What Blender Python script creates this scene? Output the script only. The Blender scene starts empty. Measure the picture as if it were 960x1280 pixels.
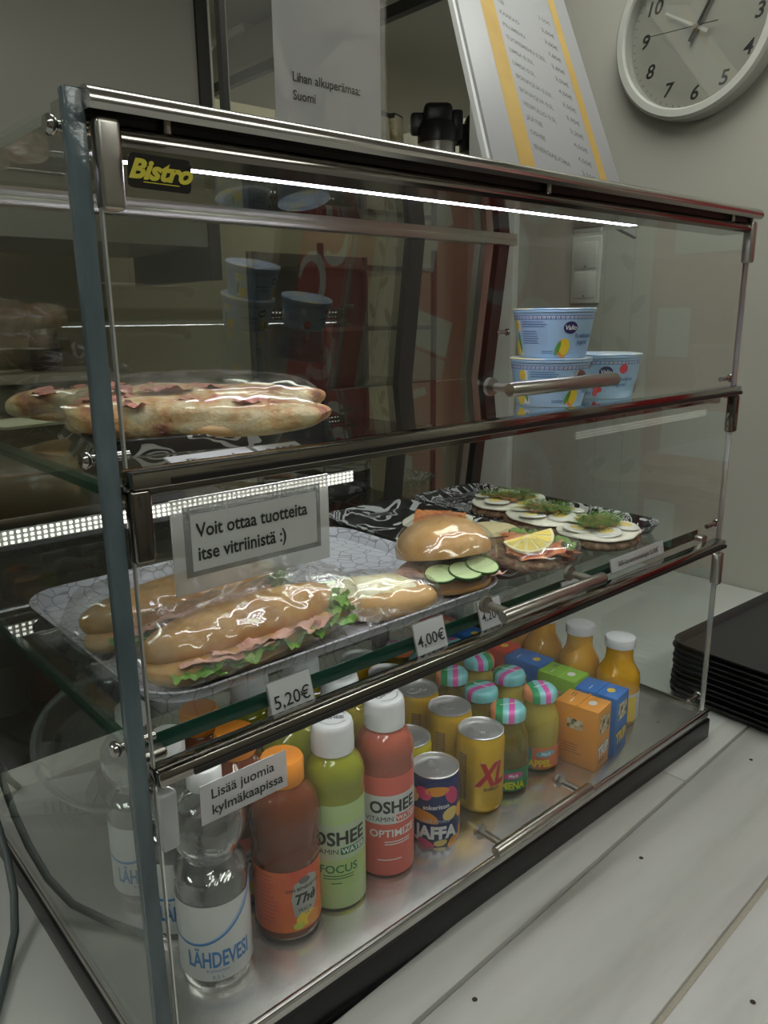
import bpy, bmesh, math, random
from math import sin, cos, pi, radians
from mathutils import Vector, Matrix, noise

# ------------------------------------------------------------------ camera, world, light, exposure
SC = bpy.context.scene
COL = SC.collection
yaw, pitch, roll, F = 0.84764482, 0.24682282, -0.01011465, 970.2455
f = Vector((cos(pitch)*cos(yaw), cos(pitch)*sin(yaw), -sin(pitch)))
r = Vector((sin(yaw), -cos(yaw), 0)); u = r.cross(f)
r2 = cos(roll)*r + sin(roll)*u; u2 = -sin(roll)*r + cos(roll)*u
camd = bpy.data.cameras.new('camera'); cam = bpy.data.objects.new('camera', camd); COL.objects.link(cam)
m = Matrix((r2, u2, -f)).transposed().to_4x4(); m.translation = Vector((-0.194194, -0.477220, 0.578067))
cam.matrix_world = m
camd.sensor_fit = 'VERTICAL'; camd.sensor_height = 36; camd.lens = F*36/1280; camd.clip_start = 0.02
SC.camera = cam
W = bpy.data.worlds.new('world'); SC.world = W; W.use_nodes = True
W.node_tree.nodes['Background'].inputs[0].default_value = (0.95, 1.0, 0.93, 1)
W.node_tree.nodes['Background'].inputs[1].default_value = 0.3
vs = SC.view_settings; vs.view_transform = 'Standard'; vs.look = 'None'; vs.gamma = 1; vs.use_curve_mapping = False
vs.exposure = 0.12
CEILING_STRENGTH = 8.6
LED_STRENGTH = 22.0
CY = SC.cycles
CY.max_bounces = 14; CY.transparent_max_bounces = 40; CY.transmission_bounces = 12; CY.glossy_bounces = 6; CY.diffuse_bounces = 3
CY.sample_clamp_indirect = 3.0; CY.caustics_reflective = False; CY.caustics_refractive = False; CY.blur_glossy = 0.5

# ------------------------------------------------------------------ materials
MATS = {}
def mat(name, color=(.8,.8,.8), rough=.5, metal=0.0, trans=0.0, ior=1.45, emit=0.0, coat=0.0, bump=None, vary=None, spec=None, sss=0.0):
    if name in MATS: return MATS[name]
    M = bpy.data.materials.new(name); M.use_nodes = True; nt = M.node_tree
    b = nt.nodes['Principled BSDF']
    b.inputs['Base Color'].default_value = (*color, 1); b.inputs['Roughness'].default_value = rough
    b.inputs['Metallic'].default_value = metal; b.inputs['Transmission Weight'].default_value = trans
    b.inputs['IOR'].default_value = ior; b.inputs['Coat Weight'].default_value = coat
    if spec is not None: b.inputs['Specular IOR Level'].default_value = spec
    if emit: b.inputs['Emission Color'].default_value = (*color, 1); b.inputs['Emission Strength'].default_value = emit
    if sss:
        b.inputs['Subsurface Weight'].default_value = sss; b.inputs['Subsurface Scale'].default_value = .01
    tc = nt.nodes.new('ShaderNodeTexCoord')
    if bump:
        n = nt.nodes.new('ShaderNodeTexNoise'); n.inputs['Scale'].default_value = bump[0]; n.inputs['Detail'].default_value = 5
        nt.links.new(tc.outputs['Object'], n.inputs['Vector'])
        bp = nt.nodes.new('ShaderNodeBump'); bp.inputs['Strength'].default_value = bump[1]; bp.inputs['Distance'].default_value = bump[2]
        nt.links.new(n.outputs['Fac'], bp.inputs['Height']); nt.links.new(bp.outputs['Normal'], b.inputs['Normal'])
    if vary:      # (scale, [(pos,color),...], (sx,sy,sz))
        n = nt.nodes.new('ShaderNodeTexNoise'); n.inputs['Scale'].default_value = vary[0]; n.inputs['Detail'].default_value = 6
        mp = nt.nodes.new('ShaderNodeMapping'); mp.inputs['Scale'].default_value = vary[2] if len(vary) > 2 else (1,1,1)
        nt.links.new(tc.outputs['Object'], mp.inputs[0]); nt.links.new(mp.outputs[0], n.inputs['Vector'])
        cr = nt.nodes.new('ShaderNodeValToRGB'); el = cr.color_ramp.elements
        while len(el) < len(vary[1]): el.new(.5)
        for e, (p, c) in zip(el, vary[1]): e.position = p; e.color = (*c, 1)
        nt.links.new(n.outputs['Fac'], cr.inputs[0]); nt.links.new(cr.outputs[0], b.inputs['Base Color'])
    MATS[name] = M; return M

def glass_mat(name, tint=(.96,.985,.97), refl=1.5, rough=0.0, haze=0.0, hazecol=(.8,.8,.8), bump=None, ior=1.5, hazemap=None, fmax=None):
    """thin pane / film: tinted see-through with a Fresnel reflection, a little milky haze if asked"""
    if name in MATS: return MATS[name]
    M = bpy.data.materials.new(name); M.use_nodes = True; nt = M.node_tree; nt.nodes.clear(); L = nt.links.new
    out = nt.nodes.new('ShaderNodeOutputMaterial'); tr = nt.nodes.new('ShaderNodeBsdfTransparent'); tr.inputs[0].default_value = (*tint, 1)
    gl = nt.nodes.new('ShaderNodeBsdfGlossy'); gl.inputs['Roughness'].default_value = rough; gl.inputs[0].default_value = (1,1,1,1)
    fr = nt.nodes.new('ShaderNodeFresnel'); fr.inputs[0].default_value = ior
    ge = nt.nodes.new('ShaderNodeNewGeometry')
    inv = nt.nodes.new('ShaderNodeMath'); inv.operation = 'SUBTRACT'; inv.inputs[0].default_value = 1; L(ge.outputs['Backfacing'], inv.inputs[1])
    mu = nt.nodes.new('ShaderNodeMath'); mu.operation = 'MULTIPLY'; L(fr.outputs[0], mu.inputs[0]); L(inv.outputs[0], mu.inputs[1])
    mu2 = nt.nodes.new('ShaderNodeMath'); mu2.operation = 'MULTIPLY'; mu2.use_clamp = True; L(mu.outputs[0], mu2.inputs[0]); mu2.inputs[1].default_value = refl
    if fmax:
        mn = nt.nodes.new('ShaderNodeMath'); mn.operation = 'MINIMUM'; L(mu2.outputs[0], mn.inputs[0]); mn.inputs[1].default_value = fmax; mu2 = mn
    mx = nt.nodes.new('ShaderNodeMixShader'); L(mu2.outputs[0], mx.inputs[0])
    base = tr.outputs[0]
    tc = nt.nodes.new('ShaderNodeTexCoord')
    if haze:
        df = nt.nodes.new('ShaderNodeBsdfDiffuse'); df.inputs[0].default_value = (*hazecol, 1)
        tl = nt.nodes.new('ShaderNodeBsdfTranslucent'); tl.inputs[0].default_value = (*hazecol, 1)
        dm = nt.nodes.new('ShaderNodeMixShader'); dm.inputs[0].default_value = .5; L(df.outputs[0], dm.inputs[1]); L(tl.outputs[0], dm.inputs[2])
        hm = nt.nodes.new('ShaderNodeMixShader'); hm.inputs[0].default_value = haze
        if hazemap:
            n = nt.nodes.new('ShaderNodeTexNoise'); n.inputs['Scale'].default_value = hazemap[0]; L(tc.outputs['Object'], n.inputs['Vector'])
            mr = nt.nodes.new('ShaderNodeMapRange'); mr.inputs[1].default_value = .4; mr.inputs[2].default_value = .7
            mr.inputs[3].default_value = hazemap[1]; mr.inputs[4].default_value = hazemap[2]; L(n.outputs['Fac'], mr.inputs[0]); L(mr.outputs[0], hm.inputs[0])
        L(tr.outputs[0], hm.inputs[1]); L(dm.outputs[0], hm.inputs[2]); base = hm.outputs[0]
    L(base, mx.inputs[1]); L(gl.outputs[0], mx.inputs[2]); L(mx.outputs[0], out.inputs[0])
    if bump:
        n = nt.nodes.new('ShaderNodeTexNoise'); n.inputs['Scale'].default_value = bump[0]; n.inputs['Detail'].default_value = 3
        if fmax: n.noise_type = 'RIDGED_MULTIFRACTAL'
        n.inputs['Distortion'].default_value = .8; L(tc.outputs['Object'], n.inputs['Vector'])
        bp = nt.nodes.new('ShaderNodeBump'); bp.inputs['Strength'].default_value = bump[1]; bp.inputs['Distance'].default_value = bump[2]
        L(n.outputs['Fac'], bp.inputs['Height']); L(bp.outputs[0], gl.inputs['Normal']); L(bp.outputs[0], fr.inputs['Normal'])
    MATS[name] = M; return M

def pattern_mat(name, kind, c0, c1, scale, width=.05, rough=.45, stretch=(1,1,1)):
    if name in MATS: return MATS[name]
    M = mat(name, c0, rough); nt = M.node_tree; b = nt.nodes['Principled BSDF']; L = nt.links.new
    tc = nt.nodes.new('ShaderNodeTexCoord'); mp = nt.nodes.new('ShaderNodeMapping'); mp.inputs['Scale'].default_value = stretch
    L(tc.outputs['Object'], mp.inputs[0])
    cr = nt.nodes.new('ShaderNodeValToRGB'); cr.color_ramp.interpolation = 'LINEAR' if kind == 'cells' else 'CONSTANT'
    if kind == 'cells':
        v = nt.nodes.new('ShaderNodeTexVoronoi'); v.feature = 'DISTANCE_TO_EDGE'; v.inputs['Scale'].default_value = scale; v.inputs['Randomness'].default_value = .75
        L(mp.outputs[0], v.inputs['Vector']); L(v.outputs['Distance'], cr.inputs[0])
        cr.color_ramp.elements[0].color = (*c1, 1); cr.color_ramp.elements[1].color = (*c0, 1); cr.color_ramp.elements[0].position = width*.6; cr.color_ramp.elements[1].position = width
    else:
        n = nt.nodes.new('ShaderNodeTexNoise'); n.inputs['Scale'].default_value = scale; n.inputs['Detail'].default_value = 1.0; n.inputs['Distortion'].default_value = 2.2
        L(mp.outputs[0], n.inputs['Vector']); L(n.outputs['Fac'], cr.inputs[0])
        el = cr.color_ramp.elements; el[0].color = (*c0, 1); el[1].color = (*c1, 1); el[1].position = .5
        for p, c in ((.56, c0), (.62, c1), (.645, c0)):
            e = el.new(p); e.color = (*c, 1)
    L(cr.outputs[0], b.inputs['Base Color']); return M

STEEL = mat('steel', (.44,.43,.40), .16, 1.0)
BRUSHED = mat('brushed_steel', (.46,.44,.40), .3, 1.0, bump=(60,.08,.002))
FLOORSTEEL = mat('case_floor_steel', (.60,.58,.56), .24, .9, bump=(9,.05,.01), vary=(14,[(.35,(.52,.50,.48)),(.7,(.68,.66,.64))]))
DARKSTEEL = mat('dark_polished_steel', (.20,.185,.165), .1, 1.0)
BLACKP = mat('black_plastic', (.012,.011,.011), .35)
TRAYBLACK = mat('tray_charcoal', (.028,.027,.028), .42, bump=(300,.1,.001))
PANE = glass_mat('clear_pane', (.975,.985,.977), .95)
SIDE = glass_mat('side_pane', (.94,.965,.955), 1.3)
SHELFG = glass_mat('shelf_glass', (.96,.985,.975), 1.8)
REARG = glass_mat('rear_door_glass', (.62,.62,.56), 3.6)
TOPG = glass_mat('canopy_glass', (.86,.88,.85), 2.0)
EDGE = mat('glass_edge_bluegreen', (.16,.23,.25), .15, 0, trans=.25, bump=(40,.3,.003), vary=(30,[(.3,(.07,.10,.115)),(.6,(.14,.19,.21)),(.8,(.24,.28,.30))],(1,1,.25)))
GREENEDGE = mat('glass_edge_green', (.006,.055,.035), .1)
ACRYL = glass_mat('acrylic', (.93,.93,.93), 1.4, haze=.10, hazecol=(.8,.8,.8))
SLEEVE = glass_mat('plastic_sleeve', (.9,.9,.9), 1.6, rough=.08, haze=.42, hazecol=(.62,.62,.60))
TAGPL = glass_mat('tag_plastic', (.9,.9,.9), 1.5, haze=.45, hazecol=(.6,.62,.62))
WRAP = glass_mat('cling_film', (.985,.985,.985), 2.4, rough=.13, haze=.05, hazecol=(.95,.95,.95), bump=(30,.55,.004), hazemap=(45,.0,.12), fmax=.30)
BAG = glass_mat('cellophane', (.985,.985,.985), 2.4, rough=.13, haze=.1, hazecol=(.95,.95,.95), bump=(17,.6,.006), hazemap=(30,.02,.26), fmax=.30)
CLEARPL = glass_mat('clear_bottle_plastic', (.93,.945,.945), 3.2, rough=.04, haze=.14, hazecol=(.85,.88,.9), bump=(28,.35,.01), hazemap=(40,.06,.28))
PAPER = mat('white_paper', (.62,.62,.62), .6)
PAPERG = mat('grey_white_paper', (.58,.58,.585), .35)
INK = mat('black_ink', (.02,.02,.02), .6)
WALL = mat('wall_paint', (.47,.46,.405), .75, bump=(120,.08,.002))
WHITEP = mat('white_plastic', (.78,.79,.80), .4)
WHITELAM = mat('white_counter_laminate', (.62,.63,.60), .35, vary=(3,[(.3,(.58,.59,.56)),(.7,(.66,.67,.64))]))
PLANK = mat('white_painted_plank', (.55,.55,.52), .42, bump=(25,.1,.003), vary=(6,[(.3,(.47,.47,.44)),(.5,(.56,.56,.53)),(.75,(.60,.60,.57))],(.6,4,1)))

# ------------------------------------------------------------------ mesh helpers
class MB:
    def __init__(s): s.v=[]; s.f=[]; s.mi=[]; s.m=[]
    def _m(s, M):
        if M is None: return 0
        if M not in s.m: s.m.append(M)
        return s.m.index(M)
    def add(s, vs, fs, M=None):
        o=len(s.v); s.v += [tuple(v) for v in vs]; k=s._m(M)
        for f_ in fs: s.f.append([i+o for i in f_]); s.mi.append(k)
        return s
    def box(s, x0,x1,y0,y1,z0,z1, M=None, bev=0, seg=2):
        bm=bmesh.new(); bmesh.ops.create_cube(bm,size=1)
        for v in bm.verts: v.co=Vector(((x0+x1)/2+v.co.x*(x1-x0),(y0+y1)/2+v.co.y*(y1-y0),(z0+z1)/2+v.co.z*(z1-z0)))
        if bev: bmesh.ops.bevel(bm,geom=bm.edges[:],offset=bev,segments=seg,affect='EDGES',profile=.5)
        bm.verts.index_update(); s.add([v.co[:] for v in bm.verts],[[v.index for v in f_.verts] for f_ in bm.faces],M); bm.free(); return s
    def lathe(s, prof, n=32, c=(0,0,0), M=None, closed=True):
        vs=[]; fs=[]
        for (rr,z) in prof:
            for i in range(n): a=2*pi*i/n; vs.append((c[0]+rr*cos(a),c[1]+rr*sin(a),c[2]+z))
        for j in range(len(prof)-1):
            for i in range(n):
                k=(i+1)%n; fs.append([j*n+i,j*n+k,(j+1)*n+k,(j+1)*n+i])
        if closed:
            if prof[0][0]>1e-5: fs.append(list(range(n))[::-1])
            if prof[-1][0]>1e-5: fs.append([(len(prof)-1)*n+i for i in range(n)])
        return s.add(vs,fs,M)
    def tube(s, pts, rad, n=12, M=None, caps=True):
        pts=[Vector(p) for p in pts]; vs=[]; fs=[]
        R=rad if hasattr(rad,'__len__') else [rad]*len(pts)
        up=None
        for i,p in enumerate(pts):
            t=(pts[min(i+1,len(pts)-1)]-pts[max(i-1,0)]).normalized()
            if up is None: up=t.orthogonal().normalized()
            up=(up-t*up.dot(t)).normalized(); w=t.cross(up)
            for k in range(n):
                a=2*pi*k/n; vs.append(p+(up*cos(a)+w*sin(a))*R[i])
        for i in range(len(pts)-1):
            for k in range(n):
                l=(k+1)%n; fs.append([i*n+k,i*n+l,(i+1)*n+l,(i+1)*n+k])
        if caps: fs.append(list(range(n))[::-1]); fs.append([(len(pts)-1)*n+k for k in range(n)])
        return s.add(vs,fs,M)
    def prism(s, pts, z0, z1, M=None):   # polygon in xy
        n=len(pts); vs=[(x,y,z0) for x,y in pts]+[(x,y,z1) for x,y in pts]
        fs=[list(range(n))[::-1],[n+i for i in range(n)]]+[[i,(i+1)%n,n+(i+1)%n,n+i] for i in range(n)]
        return s.add(vs,fs,M)
    def grid(s, fn, nu, nv, M=None, wrapu=False):
        vs=[]; fs=[]
        for j in range(nv+1):
            for i in range(nu if wrapu else nu+1): vs.append(fn(i/nu,j/nv))
        w=nu if wrapu else nu+1
        for j in range(nv):
            for i in range(nu):
                k=(i+1)%w if wrapu else i+1
                fs.append([j*w+i,j*w+k,(j+1)*w+k,(j+1)*w+i])
        return s.add(vs,fs,M)
    def xf(s, Mx): s.v=[tuple(Mx@Vector(v)) for v in s.v]; return s
    def mesh(s, name, M=None, sharp=40):
        me=bpy.data.meshes.new(name); me.from_pydata(s.v,[],s.f)
        ms=s.m if s.m else [M]
        for x in ms: me.materials.append(x)
        if len(ms)>1: me.polygons.foreach_set('material_index', s.mi)
        if sharp is not None:
            me.polygons.foreach_set('use_smooth',[True]*len(me.polygons)); me.set_sharp_from_angle(angle=radians(sharp))
        me.update(); return me
    def build(s, name, M=None, parent=None, loc=(0,0,0), rot=(0,0,0), label=None, sharp=40):
        return link(name, s.mesh(name,M,sharp), parent, loc, rot, label)
def link(name, me, parent=None, loc=(0,0,0), rot=(0,0,0), label=None):
    o=bpy.data.objects.new(name,me); COL.objects.link(o); o.location=loc; o.rotation_euler=rot
    if parent: o.parent=parent
    if label: o['label']=label
    return o
def tag(o, label, cat, group=None, kind=None):
    o['label']=label; o['category']=cat
    if group: o['group']=group
    if kind: o['kind']=kind
    return o
def thing(name, label, cat, loc=(0,0,0), rotz=0, group=None, rot=None):
    o=bpy.data.objects.new(name,None); COL.objects.link(o); o.location=loc; o.rotation_euler=rot if rot else (0,0,rotz); o.empty_display_size=.02
    return tag(o,label,cat,group)
def struct(o): o['kind']='structure'; return o
def copy_tree(o, parent=None):
    kids=[k for k in KIDS(o)]
    c=o.copy(); COL.objects.link(c); c.parent=parent
    for ch in kids: copy_tree(ch,c)
    return c
def KIDS(o): return [x for x in bpy.data.objects if x.parent==o]
def dup(o, loc, rotz, label):
    c=copy_tree(o); c.location=loc; c.rotation_euler=(0,0,rotz); c['label']=label; return c

# ---- flat print: lettering and marks laid as thin geometry on real surfaces
_TC={}
def text_mesh(s, size, bold=0.0, shear=0.0, align='CENTER', space=1.0):
    key=(s,bold,shear,align,space,size)
    if key in _TC: return _TC[key]
    cu=bpy.data.curves.new('t','FONT'); cu.body=s; cu.size=size; cu.offset=bold*size; cu.shear=shear; cu.align_x=align; cu.resolution_u=3; cu.space_character=space
    o=bpy.data.objects.new('t',cu); COL.objects.link(o); dg=bpy.context.evaluated_depsgraph_get(); dg.update()
    me=bpy.data.meshes.new_from_object(o.evaluated_get(dg))
    V=[(v.co.x,v.co.y) for v in me.vertices]; Fs=[list(p.vertices) for p in me.polygons]
    bpy.data.objects.remove(o); bpy.data.meshes.remove(me); bpy.data.curves.remove(cu)
    _TC[key]=(V,Fs); return _TC[key]
class Flat:
    def __init__(s): s.e=[]
    def poly(s, pts, M, lay=0): s.e.append((pts,[list(range(len(pts)))],M,lay)); return s
    def rect(s, u0,v0,u1,v1,M,lay=0,n=1):
        V=[];Fs=[]
        for i in range(n+1):
            uu=u0+(u1-u0)*i/n; V+=[(uu,v0),(uu,v1)]
        for i in range(n): Fs.append([2*i,2*i+2,2*i+3,2*i+1])
        s.e.append((V,Fs,M,lay)); return s
    def ell(s, cu,cv,ru,rv,M,lay=0,rot=0,n=20):
        return s.poly([(cu+ru*cos(a)*cos(rot)-rv*sin(a)*sin(rot),cv+ru*cos(a)*sin(rot)+rv*sin(a)*cos(rot)) for a in [2*pi*i/n for i in range(n)]],M,lay)
    def text(s, t,cu,cv,size,M,bold=0,shear=0,lay=1,align='CENTER',rot=0,sx=1,space=1.0):
        V,Fs=text_mesh(t,size,bold,shear,align,space)
        s.e.append(([(cu+x*sx*cos(rot)-y*sin(rot),cv+x*sx*sin(rot)+y*cos(rot)) for x,y in V],Fs,M,lay)); return s
    def lines(s, u0,v0,w,n,dv,h,M,lay=1,seed=0):
        R=random.Random(seed)
        for k in range(n): s.rect(u0,v0-k*dv-h,u0+w*R.uniform(.65,1),v0-k*dv,M,lay)
        return s
    def build(s, name, parent=None, loc=(0,0,0), rot=(0,0,0), eps=.00025, matrix=None, label=None):
        b=MB()
        for V,Fs,M,l in s.e: b.add([(x,y,eps*(l+1)) for x,y in V],Fs,M)
        if matrix is not None: b.xf(matrix)
        return b.build(name,None,parent,loc,rot,label,sharp=None)
    def wrap(s, name, parent, R, th0=-pi/2, z0=0, eps=.0002, label=None, umax=None, step=.0028):
        RF=R if callable(R) else (lambda z:R)
        r0=RF(0) if umax is None else umax
        bm=bmesh.new(); lay=bm.verts.layers.float.new('lay'); ms=[]
        for V,Fs,M,l in s.e:
            if M not in ms: ms.append(M)
            vv=[bm.verts.new((x,y,0)) for x,y in V]
            for v in vv: v[lay]=l
            for f_ in Fs:
                try: fc=bm.faces.new([vv[k] for k in f_]); fc.material_index=ms.index(M)
                except ValueError: pass
        us=[v.co.x for v in bm.verts]; k=int(math.floor(min(us)/step))+1
        while k*step<max(us):
            bmesh.ops.bisect_plane(bm,geom=bm.verts[:]+bm.edges[:]+bm.faces[:],plane_co=(k*step,0,0),plane_no=(1,0,0)); k+=1
        for v in bm.verts:
            x,y=v.co.x,v.co.y; rr=RF(y)+eps*(v[lay]+1); a=th0+x/r0; v.co=(rr*cos(a),rr*sin(a),z0+y)
        me=bpy.data.meshes.new(name); bm.to_mesh(me); bm.free()
        for M in ms: me.materials.append(M)
        return link(name,me,parent,label=label)
FRONT=Matrix.Rotation(pi/2,4,'X')           # local x->x, y->z, faces -y
def wallx(): return Matrix(((0,0,-1,0),(-1,0,0,0),(0,1,0,0),(0,0,0,1)))   # x->-y, y->z, faces -x

def blob(b, rx,ry,rz, c=(0,0,0), M=None, pw=2.3, amp=0.0, fr=20, seed=0, flat=None, nu=40, nv=20, ridge=False, rot=0):
    def fn(a,t):
        th=2*pi*a; ph=-pi/2+pi*t
        cp=abs(cos(ph))**(2/pw)*(1 if cos(ph)>=0 else -1); sp=(abs(sin(ph))**(2/pw))*(1 if sin(ph)>=0 else -1)
        ct=(abs(cos(th))**(2/pw))*(1 if cos(th)>=0 else -1); st=(abs(sin(th))**(2/pw))*(1 if sin(th)>=0 else -1)
        p=Vector((rx*cp*ct,ry*cp*st,rz*sp))
        n=noise.noise(Vector((p.x*fr+seed,p.y*fr+seed*1.7,p.z*fr+seed*.3)))
        if ridge: n=1-2*abs(n)+.5*noise.noise(Vector((p.x*fr*2.3+seed,p.y*fr*2.3,p.z*fr*2.3)))
        k=1+amp*n
        p=Vector((p.x*k,p.y*k,p.z*k))
        if flat is not None and p.z<flat: p.z=flat+(p.z-flat)*.12
        x=p.x*cos(rot)-p.y*sin(rot); y=p.x*sin(rot)+p.y*cos(rot)
        return (c[0]+x,c[1]+y,c[2]+p.z)
    return b.grid(fn,nu,nv,M,wrapu=True)

# ------------------------------------------------------------------ the setting
struct(MB().box(-2.6,1.75,-2.6,3.4,-.98,-.9).build('floor',mat('floor_vinyl',(.20,.19,.17),.4)))
struct(MB().box(-2.6,3.2,-2.6,3.4,1.74,1.8).build('ceiling',mat('ceiling_paint',(.62,.62,.58),.8)))
struct(MB().box(1.57,1.66,-2.6,1.10,-.9,1.74).build('wall_right',WALL))
struct(MB().box(1.545,1.57,.95,1.12,-.9,1.74,bev=.003).build('trim_1',mat('door_trim_white',(.72,.72,.68),.5)))
struct(MB().box(-2.6,3.2,3.2,3.3,-.9,1.74).build('wall_back',mat('kitchen_wall',(.60,.55,.40),.8)))
struct(MB().box(-2.7,-2.6,-2.6,3.3,-.9,1.74).build('wall_left',mat('left_wall_paint',(.36,.35,.31),.8)))
struct(MB().box(-2.6,1.57,-2.7,-2.6,-.9,1.74).build('wall_front',mat('hall_wall_paint',(.42,.40,.35),.8)))
struct(MB().box(3.1,3.2,1.1,3.3,-.9,1.74).build('wall_kitchen_right',mat('kitchen_side_paint',(.45,.43,.36),.8)))
# ceiling lights
lamp=mat('ceiling_light_diffuser',(.97,1.0,.92),.5,emit=CEILING_STRENGTH)
def ceiling_light(x,y,label,rz=0):
    t=thing('ceiling_light',label,'lamp',(x,y,1.71),rz,'ceiling light panels')
    MB().box(-.62,.62,-.17,.17,0,.03,bev=.004).build('light_frame',WHITEP,t)
    MB().box(-.58,.58,-.14,.14,-.006,0).build('diffuser',lamp,t)
ceiling_light(-.75,-1.3,'rectangular ceiling light over the hall behind the display case, nearest the left wall')
ceiling_light(.75,-1.35,'rectangular ceiling light over the hall in front of the red wall panel')
ceiling_light(-1.3,.55,'rectangular ceiling light to the left of the display case',pi/2)
ceiling_light(.85,.35,'rectangular ceiling light above the planked counter near the wall clock')
ceiling_light(-.3,2.75,'added rectangular light panel brightening the kitchen behind the grey cabinet')  # extra panel, added to brighten the dim kitchen
ceiling_light(2.35,2.7,'rectangular ceiling light in the kitchen above the vacuum jugs')

# counter: planks in front, smooth top under and behind the case
ct=thing('service_counter','long white counter with painted planks in front and smooth top beneath the display case','counter',(0,0,-.045))
MB().box(-2.2,1.566,-.004,.62,-.04,0,bev=.002).build('smooth_top',WHITELAM,ct)
MB().box(-2.2,1.566,-.62,.60,-.86,-.045).build('cabinet_base',mat('counter_base',(.4,.4,.38),.5),ct)
ang=radians(2.35)
edges=[(-.0630,-.0045),(-.2145,-.0672),(-.36,-.2215),(-.52,-.365)]
MB().box(-2.1,1.56,-.62,0.02,-.045,-.034).build('plank_bed',mat('gap_dark',(.015,.012,.010),.8),ct)
T=Matrix.Translation((.2,0,0))@Matrix.Rotation(ang,4,'Z')@Matrix.Translation((-.2,0,0))
for i,(a,b_) in enumerate(edges):
    x0=-1.6; x1=1.36
    if i==0:
        mm=MB().box(.0,.735,a-.0,b_-.008,-.034,0,bev=.0012); mm.xf(T); mm.build('plank',PLANK,ct)
        mm=MB().box(.737,x1,a,b_+.05,-.034,-.0005,bev=.0012); mm.xf(T); mm.build('plank',PLANK,ct)
        mm=MB().box(x0,-.002,a,b_,-.034,0,bev=.0012); mm.xf(T); mm.build('plank',PLANK,ct)
    else:
        mm=MB().box(x0,x1,a,b_-(.0 if i!=2 else 0),-.034,-.0003*i,bev=.0015); mm.xf(T); mm.build('plank',PLANK,ct)
mm=MB().box(-1.6,1.36,-.2212,-.2148,-.03,-.004); mm.xf(T); mm.build('gap_filler',mat('old_caulk',(.40,.37,.30),.8,bump=(200,.6,.002)),ct)
for x,y in ((.552,-.0845),(.26,-.0845),(.856,-.079),(.45,-.26),(1.05,-.09)):
    MB().lathe([(0,.0002),(.0026,.0002),(.0022,.0007),(0,.0008)],12).build('screw',mat('rusty_screw',(.04,.03,.025),.7),ct,(x,y,0))
MB().box(-.02,.95,-.004,.0,-.02,.0005,bev=.0).build('counter_lip',mat('gap_dark'),ct,(0,0,-.002))

# ------------------------------------------------------------------ display case
Wd=.854; DR=lambda z:.487-.132*z
case=thing('display_case','three-shelf glass countertop display case with steel rails, full of wrapped food and drinks','display case',(0,0,0))
MB().box(-.012,Wd+.014,-.010,.490,-.044,-.012,bev=.002).build('base_plinth',BLACKP,case)
b=MB().box(-.010,Wd+.012,-.008,.488,-.012,0,bev=.003); b.build('base_tray',FLOORSTEEL,case)
b=MB()
b.tube([(-.008,-.006,.001),(Wd+.010,-.006,.001)],.0035,10); b.tube([(-.008,-.006,.001),(-.008,.486,.001)],.0035,10); b.tube([(Wd+.01,-.006,.001),(Wd+.01,.486,.001)],.0035,10)
b.build('base_rim',STEEL,case)
for sx in (0,1):
    x0,x1=(-.0105,-.0005) if sx==0 else (Wd+.0005,Wd+.0085)
    p=MB(); prof=[(0.004,.002),(.004,.700),(DR(.70),.700),(DR(0),.002)]
    vs=[(x0,y,z) for y,z in prof]+[(x1,y,z) for y,z in prof]
    p.add(vs,[[0,1,2,3],[7,6,5,4],[2,6,7,3],[0,3,7,4],[1,5,6,2]])
    sp=p.build('side_panel',SIDE,case,sharp=None)
    bm=bmesh.new(); bm.from_mesh(sp.data); bmesh.ops.recalc_face_normals(bm,faces=bm.faces[:]); bm.to_mesh(sp.data); bm.free()
    if sx==0: MB().box(x0-.001,x1+.001,-.004,.004,.0,.705,bev=.001).build('panel_edge',EDGE,sp)
    else: MB().box(x0+.001,x1,-.002,.004,.0,.70,bev=.0012).build('panel_edge',mat('glass_edge_grey',(.28,.31,.31),.15,bump=(40,.2,.002)),sp)
    for (yy,zz) in ((.010,.686),(.010,.492),(.010,.288),(.012,.018),(DR(.55)-.012,.55),(DR(.41)-.012,.41)):
        if sx==0 and yy>.1: continue
        xc=x0-.002 if sx==0 else x1+.002; d=-1 if sx==0 else 1
        q=MB().lathe([(.0,.0),(.0045,0),(.006,.002),(.006,.004),(.0045,.006),(0,.0062)],16).xf(Matrix.Translation((xc,yy,zz))@Matrix.Rotation(d*pi/2,4,'Y'))
        q.tube([(xc-d*.001,yy,zz),(xc-d*.026,yy,zz)],.0032,10); q.lathe([(0,0),(.0055,0),(.0055,.003),(0,.003)],16)if 0 else None
        q.build('bolt',STEEL,case)
# canopy
def cap_profile(y0,y1,z0,z1,x0,x1,M,name,rad=.009):
    pr=[(y1,z0),(y1,z1)]
    for k in range(7):
        a=pi/2+k*pi/12; pr.append((y0+rad+rad*cos(a),z1-rad+rad*sin(a)))
    pr.append((y0,z0+.003)); pr.append((y0+.003,z0))
    n=len(pr); bb=MB(); bb.add([(x0,y,z) for y,z in pr]+[(x1,y,z) for y,z in pr],[list(range(n)),[2*n-1-i for i in range(n)]]+[[i,n+i,n+(i+1)%n,(i+1)%n] for i in range(n)])
    o=bb.build(name,M,case,sharp=25); bm=bmesh.new(); bm.from_mesh(o.data); bmesh.ops.recalc_face_normals(bm,faces=bm.faces[:]); bm.to_mesh(o.data); bm.free(); return o
cap_profile(-.016,.045,.693,.706,-.001,Wd+.006,STEEL,'canopy_cap')
cap_profile(-.010,.032,.676,.689,.018,Wd-.006,DARKSTEEL,'light_rail',.010)
MB().box(.004,Wd-.004,.0,.035,.688,.694).build('canopy_gasket',BLACKP,case)
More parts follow.
